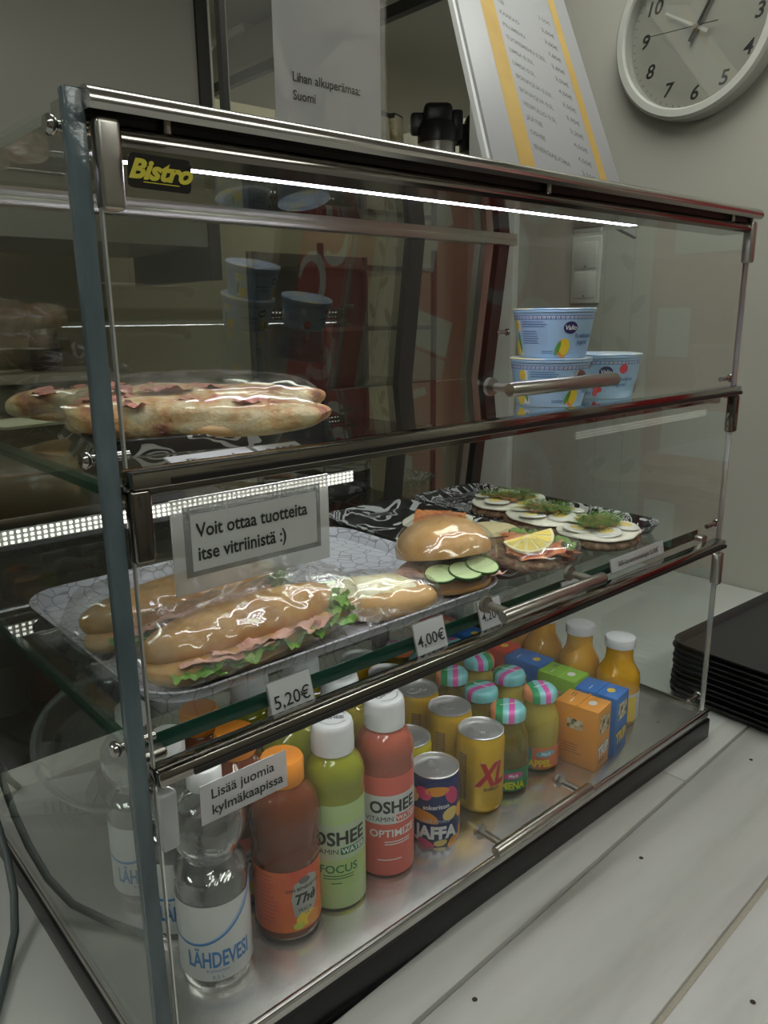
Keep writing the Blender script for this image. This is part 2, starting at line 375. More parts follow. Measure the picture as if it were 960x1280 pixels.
MB().box(.02,Wd-.008,.0325,.060,.682,.692,bev=.001).build('light_housing',mat('housing_grey',(.22,.21,.20),.4,.6),case)
for x in (.05,.43,.80): MB().lathe([(0,0),(.003,0),(.003,.007),(0,.007)],10).build('rail_screw',STEEL,case,(x,-.004,.687))
led=mat('led_tube_light',(.86,.84,1.0),.4,emit=LED_STRENGTH)
o=MB().box(.03,.66,.040,.052,.6775,.6815,bev=.001).build('led_tube',led,case,label='glowing white light strip')
MB().box(.022,.67,.036,.056,.6816,.684).build('led_backing',WHITEP,case)
MB().box(.0,Wd,.045,DR(.70),.697,.703).build('top_pane',TOPG,case)
MB().box(.0,Wd,DR(.695)-.02,DR(.695),.688,.697,bev=.001).build('rear_top_rail',BRUSHED,case)
# rear frame and doors
def rear_post(x0,x1,M,dy=.012,z0=.01,z1=.69):
    vs=[(x,y,z) for z in (z0,z1) for (x,y) in ((x0,DR(z)-dy),(x1,DR(z)-dy),(x1,DR(z)),(x0,DR(z)))]
    bb=MB().add(vs,[[0,3,2,1],[4,5,6,7],[0,1,5,4],[1,2,6,5],[2,3,7,6],[3,0,4,7]]); return bb.build('rear_post',M,case,sharp=None)
rear_post(.622,.652,BLACKP); rear_post(.790,.805,BRUSHED); rear_post(.82,.845,mat('dark_gasket',(.03,.03,.028),.3)); rear_post(.835,.852,DARKSTEEL,.006)
rear_post(.0,.012,DARKSTEEL,.010)
bb=MB(); zz0,zz1=.475,.690
bb.add([(x,DR(z)+dy,z) for z in (zz0,zz1) for (x,dy) in ((.0,.001),(Wd,.001),(Wd,.005),(.0,.005))],[[0,3,2,1],[4,5,6,7],[0,1,5,4],[1,2,6,5],[2,3,7,6],[3,0,4,7]])
bb.build('rear_door',REARG,case,sharp=None,label='upper tilted dark glass door')
MB().box(.0,Wd,.455,.459,.004,.465).build('rear_door',REARG,case,sharp=None,label='lower dark glass door')
MB().box(.0,Wd,.436,.452,.004,.016,bev=.002).build('door_track',DARKSTEEL,case)
# shelves
def shelf(z,y0,y1,name):
    s_=MB().box(.001,Wd-.001,y0+.001,y1,z-.006,z).build('glass_shelf',SHELFG,case,sharp=None,label=name)
    MB().box(.012,Wd-.012,y0-.0002,y0+.0012,z-.0135,z).build('shelf_edge',GREENEDGE,s_)
    MB().box(.002,.010,y0,y1,z-.0125,z-.0065).build('shelf_support',GREENEDGE,s_)
    return s_
sA=shelf(.475,.016,.420,'upper glass shelf'); sB=shelf(.280,.024,.450,'middle glass shelf')
MB().box(.012,Wd-.012,.010,.0155,.462,.478,bev=.001).build('shelf_lip',DARKSTEEL,sA)
for sh,z in ((sA,.475),(sB,.280)):
    for x0,x1 in ((.002,.024),(Wd-.02,Wd-.004)):
        MB().box(x0,x1,.012,.034,z-.016,z-.007,bev=.003,seg=3).build('shelf_clip',BRUSHED,sh)
LEDDOT=mat('led_dot_light',(1.0,.98,.85),.5,emit=3.0)
ADDEDLED=mat('added_shelf_led',(.97,.97,.95),.5,emit=16.0)
for sh,z,yy in ((sA,.475,.018),(sB,.280,.028)):  # light strips added under both shelves to brighten the food
    st=MB().box(.03,Wd-.03,yy,yy+.010,z-.011,z-.0075).build('added_shelf_light',WHITEP,sh)
    MB().box(.034,Wd-.034,yy+.001,yy+.009,z-.0122,z-.011).build('added_light_diffuser',ADDEDLED,st)
stp=MB().box(.004,.560,.4485,.4500,.3275,.3455).build('led_strip',mat('strip_white',(.6,.6,.6),.5),case)
dots=MB()
for i in range(74):
    for k in range(3):
        x=.008+i*.0075; z=.3305+k*.0058; dots.box(x-.0017,x+.0017,.4472,.4485,z-.0013,z+.0013)
d=dots.build('led_dots',LEDDOT,stp,sharp=None); d['kind']='stuff'
dots=MB()
for i in range(34):
    x=.575+i*.0077; dots.box(x-.0009,x+.0009,.0085,.0099,.4785,.4803)
d=dots.build('led_dots',LEDDOT,sA,sharp=None); d['kind']='stuff'
# front flaps
def handle(par,z,y=-.034):
    h=MB().tube([(.346,y,z),(.348,y,z),(.513,y,z),(.515,y,z)],[.0056,.0066,.0066,.0056],20); 
    h.build('handle',BRUSHED,par)
    for x in (.360,.500):
        hh=MB(); hh.tube([(x,y+.003,z),(x,-.0066,z)],.0042,14); hh.build('handle_standoff',BRUSHED,par)
        MB().tube([(x,-.0024,z),(x,.0015,z)],.0085,16).build('handle_washer',BRUSHED,par)
def flap(z0,z1,hz,name,nm):
    pv=MB().box(.004,Wd-.004,-.0065,-.0025,z0,z1).build('front_flap',PANE,case,sharp=None,label=name)
    for a_,b_ in ((.0035,.0048),(Wd-.0048,Wd-.0035)): MB().box(a_,b_,-.0067,-.0023,z0,z1).build('flap_edge',mat('bright_glass_edge',(.62,.62,.58),.1,.6),pv)
    handle(pv,hz); return pv
f1=flap(.486,.684,.514,'top glass flap','a'); f2=flap(.272,.472,.300,'middle glass flap','b'); f3=flap(.006,.258,.041,'bottom glass flap','c')
for z in (.478,.265):
    MB().box(.004,Wd-.002,-.014,.004,z-.006,z+.006,bev=.002).build('flap_rail',STEEL if 0 else mat('rail_steel',(.30,.28,.25),.10,1.0),case)
    MB().box(.03,Wd-.004,-.016,-.0135,z-.0045,z-.0005).build('rail_groove',BLACKP,case)
for (z0,z1,M) in ((.640,.690,BRUSHED),(.422,.472,DARKSTEEL),(.205,.252,None)):
    for s_ in (0,1):
        x0,x1=(.003,.0175) if s_==0 else (Wd-.012,Wd+.001)
        MB().box(x0,x1,-.012,.001,z0,z1,bev=.003,seg=3).build('hinge_clip',(M or TAGPL) if s_==0 else (M or BRUSHED),case)
        MB().tube([(x0+.001,.003,z1-.002),(x0-.012 if s_==0 else x1+.008,.003,z1-.002)],.003,10).build('hinge_pin',BLACKP if z0<.6 and z0>.3 else STEEL,case)
# name plate
np_=MB(); pts=[]
for cx,cy,a0 in ((.038,.0065,0),(.004,.0065,90),(.004,-.0065,180),(.038,-.0065,270)):
    for k in range(5): a=radians(a0+k*22.5); pts.append((cx+.003*cos(a),cy+.003*sin(a)))
np_.prism(pts,0,.0015); npo=np_.build('name_plate',mat('plate_black',(.015,.014,.012),.3),case,(.0165,-.015,.6625),(pi/2+.1,radians(1),0))
YEL=mat('script_yellow',(.62,.55,.06),.5)
Flat().text('Bistro',.0205,-.0038,.0145,YEL,bold=.045,shear=.35,sx=1.12).ell(.001,.0075,.0005,.0005,STEEL).ell(.040,.0075,.0005,.0005,STEEL).build('lettering',npo,(0,0,.0015))
Flat().rect(.010,-.0060,.033,-.0055,YEL).build('underline',npo,(0,0,.0015))

# ------------------------------------------------------------------ shelf tags and signs
def tagplate(name,label,loc,w,h,txt,size,group=None,tilt=.28,cat='price tag',rz=0,paperw=None,lines=None,rx=None):
    t=thing(name,label,cat,loc,0,group,rot=(pi/2-tilt if rx is None else rx,0,rz))
    MB().box(-w/2,w/2,-h/2,h/2,-.0012,-.0004).build('holder',TAGPL,t)
    MB().box(-w/2+.001,w/2-.001,-h/2+.001,h/2-.001,-.0003,.0002).build('paper',PAPERG,t)
    fl=Flat()
    if isinstance(txt,str): txt=[(txt,-size*.36)]
    for s_,v in txt: fl.text(s_,0,v,size,INK,bold=.008)
    if txt: fl.build('lettering',t,(0,0,.0002))
    return t
G='price tags on the middle shelf edge'
tagplate('price_tag','small white price tag reading 5,20€ under the front baguette',(.137,.016,.272),.044,.036,'5,20€',.0155,G,rz=.0)
tagplate('price_tag','small white price tag reading 4,00€ in front of the cheese-topped roll',(.300,.016,.277),.042,.036,'4,00€',.0155,G)
tagplate('price_tag','small white price tag reading 4,20€ at the left end of the middle handle',(.388,.016,.277),.036,.034,'4,20€',.0125,G)
tagplate('price_tag','long white price strip for the egg and herring bread, right end of middle shelf',(.672,.016,.279),.125,.019,'Silli-kananmunaleipä 5,50€',.0088,G,tilt=.2)
tagplate('price_tag','faint white name strip hanging just above the middle handle',(.535,.016,.2765),.05,.012,[],.0085,G,tilt=.2)
G2='paper strips on the top shelf edge'
tagplate('name_strip','white name strip Pizzapala lying below the wrapped pizza slices',(.088,.030,.4775),.07,.030,'Pizzapala',.013,G2,cat='price tag',rx=radians(12))
tagplate('price_tag','white strip reading 3,50€ at the right corner of the pizza tray',(.146,.028,.4775),.042,.026,'3,50€',.012,G2,cat='price tag',rx=radians(14))
t=thing('notice_sign','notice in a clear plastic sleeve reading Voit ottaa tuotteita itse vitriinistä :)','sign',(.103,.002,.426),rot=(pi/2,0,radians(.5)))
MB().box(-.068,.068,-.037,.032,-.0016,-.0006).build('sleeve',SLEEVE,t)
MB().box(-.059,.059,-.025,.026,-.0004,-.0001).build('sleeve_window',glass_mat('sleeve_inner',(.75,.76,.76),1.6,rough=.1,haze=.4,hazecol=(.42,.42,.42)),t)
MB().box(-.054,.055,-.021,.020,0,.0003).build('paper',PAPERG,t)
Flat().text('Voit ottaa tuotteita',-.050,.0035,.0142,INK,bold=.02,align='LEFT',sx=.86).text('itse vitriinistä :)',-.050,-.0135,.0142,INK,bold=.02,align='LEFT',sx=.86).build('lettering',t,(0,0,.0003))
t=thing('sticker','white sticker on bottom flap reading Lisää juomia kylmäkaapissa','sign',(.075,-.0068,.2265),rot=(pi/2,0,0))
MB().box(-.0385,.0385,-.0165,.0165,0,.0003).build('paper',glass_mat('sticker_film',(.8,.8,.8),1.0,haze=.75,hazecol=(.62,.62,.62)),t)
Flat().text('Lisää juomia',-.030,.0028,.0115,INK,bold=.016,align='LEFT').text('kylmäkaapissa',-.030,-.0105,.0115,INK,bold=.016,align='LEFT').build('lettering',t,(0,0,.0003))

# ------------------------------------------------------------------ trays
def rrect(w,d,rad,n=6):
    P=[]
    for cx,cy,a0 in ((w/2-rad,d/2-rad,0),(-w/2+rad,d/2-rad,90),(-w/2+rad,-d/2+rad,180),(w/2-rad,-d/2+rad,270)):
        for k in range(n+1): a=radians(a0+90*k/n); P.append((cx+rad*cos(a),cy+rad*sin(a)))
    return P
def tray_mesh(w,d,M,rad=.03,h=.012,lip=.010,name='serving_tray',z0=0.0005,th=.0022):
    rings=[(0,0,z0),( -lip*.9,0,z0),(-lip*.55,0,z0+h*.7),(0,0,z0+h),(0,0,z0+h+th),(-lip*.7,0,z0+h*.8+th),(-lip*1.1,0,z0+th),]
    b=MB(); seq=[]
    prof=[(-lip*1.0,z0),(-lip*.45,z0+h*.75),(0,z0+h),(.0006,z0+h+th*.5),(0,z0+h+th),(-lip*.6,z0+h*.78+th),(-lip*1.15,z0+th)]
    n=None; vs=[]; fs=[]
    for off,z in prof:
        P=rrect(w+2*off,d+2*off,max(.004,rad+off)); n=len(P); vs+=[(x,y,z) for x,y in P]
    for j in range(len(prof)-1):
        for i in range(n): k=(i+1)%n; fs.append([j*n+i,j*n+k,(j+1)*n+k,(j+1)*n+i])
    fs.append(list(range(n))[::-1]); fs.append([(len(prof)-1)*n+i for i in range(n)])
    b.add(vs,fs); return b.mesh(name,M,50)
CELL=pattern_mat('white_tray_cobble_print','cells',(.68,.67,.76),(.34,.33,.37),62,.045,.35,(1,.8,1))
COW=pattern_mat('black_white_print','cow',(.012,.012,.014),(.66,.66,.68),13,rough=.35)
COW2=pattern_mat('black_white_fine_print','cow',(.012,.012,.014),(.62,.62,.64),26,rough=.35)
zB=.2805; zA=.4755
o=link('food_tray',tray_mesh(.425,.325,CELL,.045),None,(.241,.202,zB)); tag(o,'white tray with grey cobble outlines holding baguettes and rolls','tray')
o=link('food_tray',tray_mesh(.165,.365,COW,.03),None,(.545,.235,zB+.0005),(0,0,radians(-2))); tag(o,'black and white patterned tray under the two salmon breads, next to the white tray','tray','patterned trays on the middle shelf')
o=link('food_tray',tray_mesh(.165,.365,COW2,.03),None,(.722,.232,zB+.0005),(0,0,radians(-1))); tag(o,'black and white patterned tray under the egg breads, rightmost on middle shelf','tray','patterned trays on the middle shelf')
o=link('food_tray',tray_mesh(.165,.30,COW,.03),None,(.135,.215,zA),(0,0,radians(-14))); tag(o,'black and white patterned tray on the top shelf under the pizza slices','tray')

# ------------------------------------------------------------------ food
CRUST=mat('bread_crust',(.50,.27,.08),.5,vary=(22,[(.3,(.38,.18,.04)),(.5,(.54,.30,.10)),(.75,(.66,.43,.18))]),bump=(60,.35,.004),sss=.05)
CRUMB=mat('bread_crumb',(.80,.68,.45),.8,bump=(250,.6,.002))
ROLLM=mat('roll_crust',(.62,.38,.14),.5,vary=(18,[(.3,(.50,.26,.07)),(.6,(.64,.38,.15)),(.8,(.72,.50,.24))]),bump=(80,.25,.003))
HAM=mat('ham_pink',(.72,.40,.33),.4,vary=(40,[(.3,(.62,.30,.24)),(.7,(.80,.52,.44))]))
LETT=mat('lettuce',(.16,.34,.05),.45,vary=(50,[(.3,(.07,.20,.02)),(.6,(.24,.44,.08)),(.8,(.45,.60,.22))]))
CUC=mat('cucumber_flesh',(.55,.68,.36),.35); CUCS=mat('cucumber_skin',(.03,.10,.02),.35)
CHEESE=mat('melted_cheese',(.82,.74,.48),.45,vary=(55,[(.3,(.72,.58,.26)),(.55,(.86,.80,.55)),(.8,(.90,.87,.72))]),bump=(120,.6,.004))
RYE=mat('rye_bread',(.16,.09,.05),.8,vary=(120,[(.35,(.08,.045,.025)),(.7,(.30,.20,.12))]),bump=(200,.8,.004))
SALM=mat('salmon',(.80,.26,.09),.3,vary=(45,[(.3,(.68,.16,.05)),(.6,(.84,.33,.13)),(.8,(.90,.52,.30))],(1,4,1)),bump=(70,.4,.003))
HERR=mat('herring_spread',(.62,.30,.14),.4,vary=(60,[(.3,(.45,.18,.08)),(.7,(.72,.42,.22))]),bump=(120,.6,.004))
EGGW=mat('egg_white',(.80,.79,.72),.35); YOLK=mat('egg_yolk',(.86,.66,.22),.5); MAYO=mat('egg_mayo',(.82,.78,.66),.45,bump=(100,.4,.004))
DILL=mat('dill_green',(.10,.22,.04),.5,vary=(80,[(.3,(.05,.13,.02)),(.7,(.20,.36,.08))]))
LEMF=mat('lemon_flesh',(.86,.68,.16),.3); LEMR=mat('lemon_rind',(.86,.80,.45),.4)

def sheet(b,w,d,c,amp,fr,seed,M=None,rot=0,droop=0,nu=22,nv=14,tilt=0,th=0):
    def fn(a,t):
        x=(a-.5)*w; y=(t-.5)*d
        e=1-.25*abs(noise.noise(Vector((a*5+seed,t*5,seed))))
        x*=e; y*=e
        z=amp*noise.noise(Vector((x*fr+seed,y*fr,seed)))+amp*.5*noise.noise(Vector((x*fr*2.4,y*fr*2.4+seed,1)))-droop*(x*x/(w*w/4))+tilt*y
        return (c[0]+x*cos(rot)-y*sin(rot),c[1]+x*sin(rot)+y*cos(rot),c[2]+z)
    return b.grid(fn,nu,nv,M)
def baguette(loc,rotz,L,label,seed,lett_end=1):
    t=thing('wrapped_baguette',label,'sandwich',loc,rotz,'filled baguettes on the white tray')
    blob(MB(),L/2,.034,.0155,(0,.004,.0155),None,2.5,.05,18,seed).build('bread_base',CRUST,t)
    bb=MB(); blob(bb,L/2*.98,.035,.0225,(0,.008,.0265),None,2.5,.05,16,seed+3,nu=56,nv=24); bb.xf(Matrix.Translation((0,.010,.036))@Matrix.Rotation(-.38,4,'X')@Matrix.Translation((0,-.004,-.030))); bb.build('bread_top',CRUST,t)
    h=MB()
    for k in range(5): sheet(h,.055,.03,(-L*.28+k*L*.135,-.020,.026+.002*(k%2)),.006,60,seed+k*3,None,rot=.2*(k-2),tilt=-.15)
    h.build('ham',HAM,t)
    g=MB()
    for k in range(7): sheet(g,.042,.030,(-L*.36+k*L*.12,-.024,.020),.009,75,seed+k*7,None,rot=.3*(k%3-1),tilt=-.1)
    for k in range(6): sheet(g,.030,.030,(lett_end*(L*.44),-.010+.004*k,.026+.004*(k%3)),.014,90,seed+k*5,None,rot=k)
    g.build('lettuce',LETT,t)
    # cellophane bag: crumpled tube with flared ends
    w=MB()
    def fn(a,s):
        x=(s-.5)*(L+.075); k=abs(x)/(L/2)
        pinch=1.0 if k<.92 else max(.25,1-(k-.92)*3.0)
        flare=1.0 if k<1.10 else 1+(k-1.10)*3.5
        ry=.0415*pinch*flare; rz=.0325*pinch*(1 if k<1.1 else .6)
        th=2*pi*a; n=1+.10*(1-2*abs(noise.noise(Vector((x*28+seed,cos(th)*2.2,sin(th)*2.2)))))+.05*noise.noise(Vector((x*90,cos(th)*6+seed,sin(th)*6)))
        z=.033+rz*sin(th)*n
        return (x,ry*cos(th)*n+.002,max(.0006,z))
    w.grid(fn,70,84,None,wrapu=True); w.build('cellophane_bag',BAG,t,sharp=60)
    for sx_,rr_ in ((1,.2),):
        e=MB(); sheet(e,.060,.075,(sx_*(L/2+.022),-.012,.020),.016,70,seed+sx_*4,None,rot=rr_,nu=30,nv=30,droop=.004); e.build('bag_end',BAG,t,sharp=None)
    return t
baguette((.142,.080,zB+.003),radians(4),.203,'wrapped ham baguette nearest the front of the white tray',3)
baguette((.135,.181,zB+.003),radians(6),.215,'wrapped ham baguette lying behind the front one, lettuce at its right end',11)

# burger-like roll
t=thing('wrapped_roll','round wrapped roll with cucumber, ham and lettuce on the white tray','sandwich',(.402,.098,zB+.003),radians(-30))
blob(MB(),.052,.050,.014,(0,0,.013),None,2.3,.04,20,2).build('bread_base',ROLLM,t)
bb=MB(); blob(bb,.053,.051,.038,(0,0,0),None,2.15,.03,18,7,flat=-.003); bb.xf(Matrix.Translation((.000,.004,.041))@Matrix.Rotation(-.20,4,'X')@Matrix.Rotation(-.06,4,'Y')); bb.build('bread_top',ROLLM,t)
h=MB()
for k in range(5): sheet(h,.07,.045,(-.022+.012*k,-.022,.026-.0015*k),.006,55,k*3+1,None,rot=.3*k-.6)
h.build('ham',HAM,t)
for k,(x,y,z) in enumerate(((-.016,-.046,.034),(.010,-.048,.036),(.031,-.040,.038))):
    c_=MB().lathe([(0,-.0012),(.017,-.0012),(.0175,0),(.017,.0012),(0,.0012)],28).build('cucumber_slice',CUC,t,(x,y,z-.003),(.24,.1*k-.1,0))
    MB().lathe([(.0172,-.0014),(.0184,-.0012),(.0184,.0012),(.0172,.0014)],28,closed=False).build('cucumber_skin',CUCS,c_)
g=MB()
for k in range(9): sheet(g,.034,.026,(.030+.006*sin(k*2),-.030+.005*k,.026+.003*(k%3)),.013,80,k*9+2,None,rot=k*.9)
g.build('lettuce',LETT,t)
bb=MB(); blob(bb,.0575,.0555,.0435,(0,-.001,.0375),None,2.15,.03,38,5,nu=72,nv=44,ridge=True,flat=-.036); bb.build('cling_film',WRAP,t,sharp=60)
# cheese-topped roll
t=thing('wrapped_roll','long wrapped roll topped with grated cheese, in front of the round roll','sandwich',(.287,.084,zB+.003),radians(-33))
blob(MB(),.062,.031,.019,(0,0,.017),None,2.1,.08,22,4).build('bread',ROLLM,t)
bb=MB(); blob(bb,.058,.029,.018,(-.003,.003,.0225),None,2.1,.16,45,14,nu=64,nv=32); bb.build('cheese_topping',CHEESE,t)
bb=MB(); blob(bb,.068,.0335,.0245,(0,0,.0215),None,2.1,.06,36,8,nu=72,nv=44,ridge=True,flat=-.021); bb.build('cling_film',WRAP,t,sharp=60)

def dill(t,c,R,n,seed,h=.006):
    rd=random.Random(seed); b=MB()
    for i in range(n):
        a=rd.uniform(0,2*pi); rr=R*math.sqrt(rd.random()); x=c[0]+rr*cos(a)*1.25; y=c[1]+rr*sin(a)*.8; z=c[2]+rd.uniform(0,h)
        d=rd.uniform(0,2*pi); l=rd.uniform(.005,.012); w=.0006
        p0=Vector((x,y,z)); p1=p0+Vector((l*cos(d),l*sin(d),rd.uniform(-.002,.003))); s_=Vector((-sin(d)*w,cos(d)*w,0))
        b.add([p0-s_,p0+s_,p1+s_*.4,p1-s_*.4],[[0,1,2,3]])
    o=b.build('dill',DILL,t,sharp=None); o['kind']='stuff'; return o
def egg_bread(loc,rotz,label,seed,R=.052):
    t=thing('egg_bread',label,'sandwich',loc,rotz,'egg and herring breads')
    blob(MB(),R,R*.92,.009,(0,0,.0085),None,2.6,.04,30,seed).build('rye_slice',RYE,t)
    bb=MB(); blob(bb,R*.97,R*.89,.0045,(0,0,.0175),None,2.6,.06,40,seed+2); bb.build('spread',MAYO,t)
    rd=random.Random(seed)
    for k in range(5):
        a=2*pi*k/5+.5+seed; x,y=cos(a)*R*.62,sin(a)*R*.56
        e=MB(); e.lathe([(0,0),(.0185,0),(.0192,.0012),(.018,.0026),(0,.0028)],26).build('egg_slice',EGGW,t,(x,y,.0205+.0008*k),(rd.uniform(-.12,.12),rd.uniform(-.12,.12),0))
        eo=[o_ for o_ in KIDS(t) if o_.name.startswith('egg_slice')][-1]
        MB().lathe([(0,.0027),(.0095,.0027),(.009,.0036),(0,.0038)],20).build('yolk',YOLK,eo,(.003,.001,0))
    h=MB()
    for k in range(4): sheet(h,.034,.024,(-.012+.009*k,(-.010,.012,-.004,.010)[k],.0265+.001*k),.004,70,seed+k,None,rot=k*.8)
    for k in range(8):
        a=rd.uniform(0,6.28); blob(h,.006,.005,.0028,(cos(a)*R*.4,sin(a)*R*.36,.0265),None,2,.2,90,seed+k,nu=12,nv=8)
    h.build('herring',HERR,t)
    dill(t,(0,0,.0270),R*.58,760,seed,.008)
    return t
egg_bread((.668,.074,zB+.006),.3,'egg and dill rye bread nearest the front of the right tray',2,.058)
egg_bread((.672,.160,zB+.008),1.4,'egg and dill rye bread in the middle of the overlapping three',5,.058)
egg_bread((.704,.252,zB+.006),2.3,'egg and dill rye bread furthest back of the overlapping three',8,.058)

def salmon_bread(loc,rotz,label,seed,lemon=True,R=.052):
    t=thing('salmon_bread',label,'sandwich',loc,rotz,'salmon breads')
    blob(MB(),R,R*.9,.010,(0,0,.0095),None,2.7,.05,30,seed).build('rye_slice',RYE,t)
    if not lemon: blob(MB(),R*.98,R*.88,.004,(0,0,.0195),None,2.6,.05,40,seed).build('spread',MAYO,t)
    h=MB()
    for k in range(6 if lemon else 3):
        if lemon: sheet(h,.066,.046,(-.012+.010*(k%3),-.024+.017*(k//2),.0225+.0013*k),.006,45,seed+k*2,None,rot=.35*(k-2),droop=.004)
        else: sheet(h,.095,.030,(-.008,-.026+.021*k,.0285),.004,50,seed+k*2,None,rot=.25,droop=.005)
    h.build('salmon_slices',SALM,t)
    if lemon:
        g=MB()
        for k in range(9): sheet(g,.036,.024,(.030+.004*sin(k*3),.022-.0085*k+.02,.022+.002*(k%2)),.009,80,seed+k*5,None,rot=k)
        g.build('lettuce',LETT,t)
        bb=MB(); blob(bb,R*1.05,R*.97,.021,(0,0,.017),None,2.6,.03,42,seed+9,nu=72,nv=40,ridge=True); bb.build('cling_film',WRAP,t,sharp=60)
        l=MB(); R2=.031; pts=[(0,0)]+[(R2*cos(pi+pi*k/16),R2*sin(pi+pi*k/16)) for k in range(17)]
        l.prism(pts,0,.003); lo=l.build('lemon_half_slice',LEMR,t,(-.016,-.004,.0375),(.38,-.18,-.55),label='half slice of lemon')
        fl=MB()
        for k in range(6):
            a0=pi+pi*(k+.12)/6; a1=pi+pi*(k+.88)/6; r0,r1=.003,.0275
            fl.prism([(r0*cos((a0+a1)/2),r0*sin((a0+a1)/2)),(r1*cos(a0),r1*sin(a0)),(r1*cos((a0+a1)/2)*1.02,r1*sin((a0+a1)/2)*1.02),(r1*cos(a1),r1*sin(a1))],.0031,.0036)
        fl.build('lemon_segments',LEMF,lo)
    return t
salmon_bread((.532,.078,zB+.006),.1,'wrapped salmon rye bread with a lemon slice and lettuce',4,True,.056)
salmon_bread((.542,.245,zB+.006),.5,'salmon bread without lemon behind the round roll',9,False,.052)
t=thing('small_bread','pale round bread half between the two salmon breads','sandwich',(.560,.170,zB+.004))
blob(MB(),.042,.036,.011,(0,0,.011),None,2.4,.04,25,3).build('bread',ROLLM,t); blob(MB(),.040,.034,.003,(0,0,.0205),None,2.4,.05,30,3).build('cut_face',mat('bread_cut',(.72,.60,.34),.7,bump=(150,.5,.003)),t)

# pizza slices
PZC=mat('pizza_cheese',(.80,.62,.32),.45,vary=(48,[(.32,(.36,.12,.07)),(.42,(.58,.32,.13)),(.54,(.66,.50,.26)),(.72,(.76,.66,.44))]),bump=(80,.8,.006))
def pizza(loc,rotz,L,label,seed,w=.038):
    w=w*1.18
    t=thing('pizza_slice',label,'pizza',loc,rotz,'wrapped pizza slices on the top shelf')
    blob(MB(),L/2,w,.009,(0,0,.0085),None,2.5,.08,22,seed,nu=50).xf(Matrix.Diagonal((.93,.9,.85,1))).build('crust',CRUST,t)
    blob(MB(),L/2*.985,w*.99,.0155,(0,0,.0150),None,2.9,.30,30,seed+5,nu=72,nv=34).build('cheese_topping',PZC,t)
    h=MB(); rd=random.Random(seed)
    for k in range(9): sheet(h,.028,.017,(rd.uniform(-.4,.4)*L,rd.uniform(-.9,.3)*w,.0295),.005,70,seed+k,None,rot=rd.uniform(0,6))
    h.build('ham',mat('pizza_ham',(.58,.24,.18),.4),t)
    bb=MB(); blob(bb,L/2*1.03,w*1.06,.0225,(0,0,.0205),None,2.4,.04,34,seed+9,nu=84,nv=44,ridge=True,flat=-.0195); bb.build('cling_film',WRAP,t,sharp=60)
    return t
pizza((.108,.108,zA+.009),radians(-40),.205,'wrapped pizza slice nearest the front of the top shelf tray',3,.032)
pizza((.150,.165,zA+.014),radians(-42),.205,'wrapped pizza slice in the middle, highest of the three',7,.034)
pizza((.105,.255,zA+.009),radians(-40),.17,'wrapped pizza slice furthest back at the left of the tray',12,.034)
o=MB().box(-.06,.06,-.035,.035,0,.0008).build('paper_card',mat('cream_card',(.68,.66,.45),.6),None,(.085,.40,.4755),(0,0,.1)); o.location.z=.4756; o.location.y=.376; tag(o,'cream card lying behind the pizza slices on the top shelf','card')

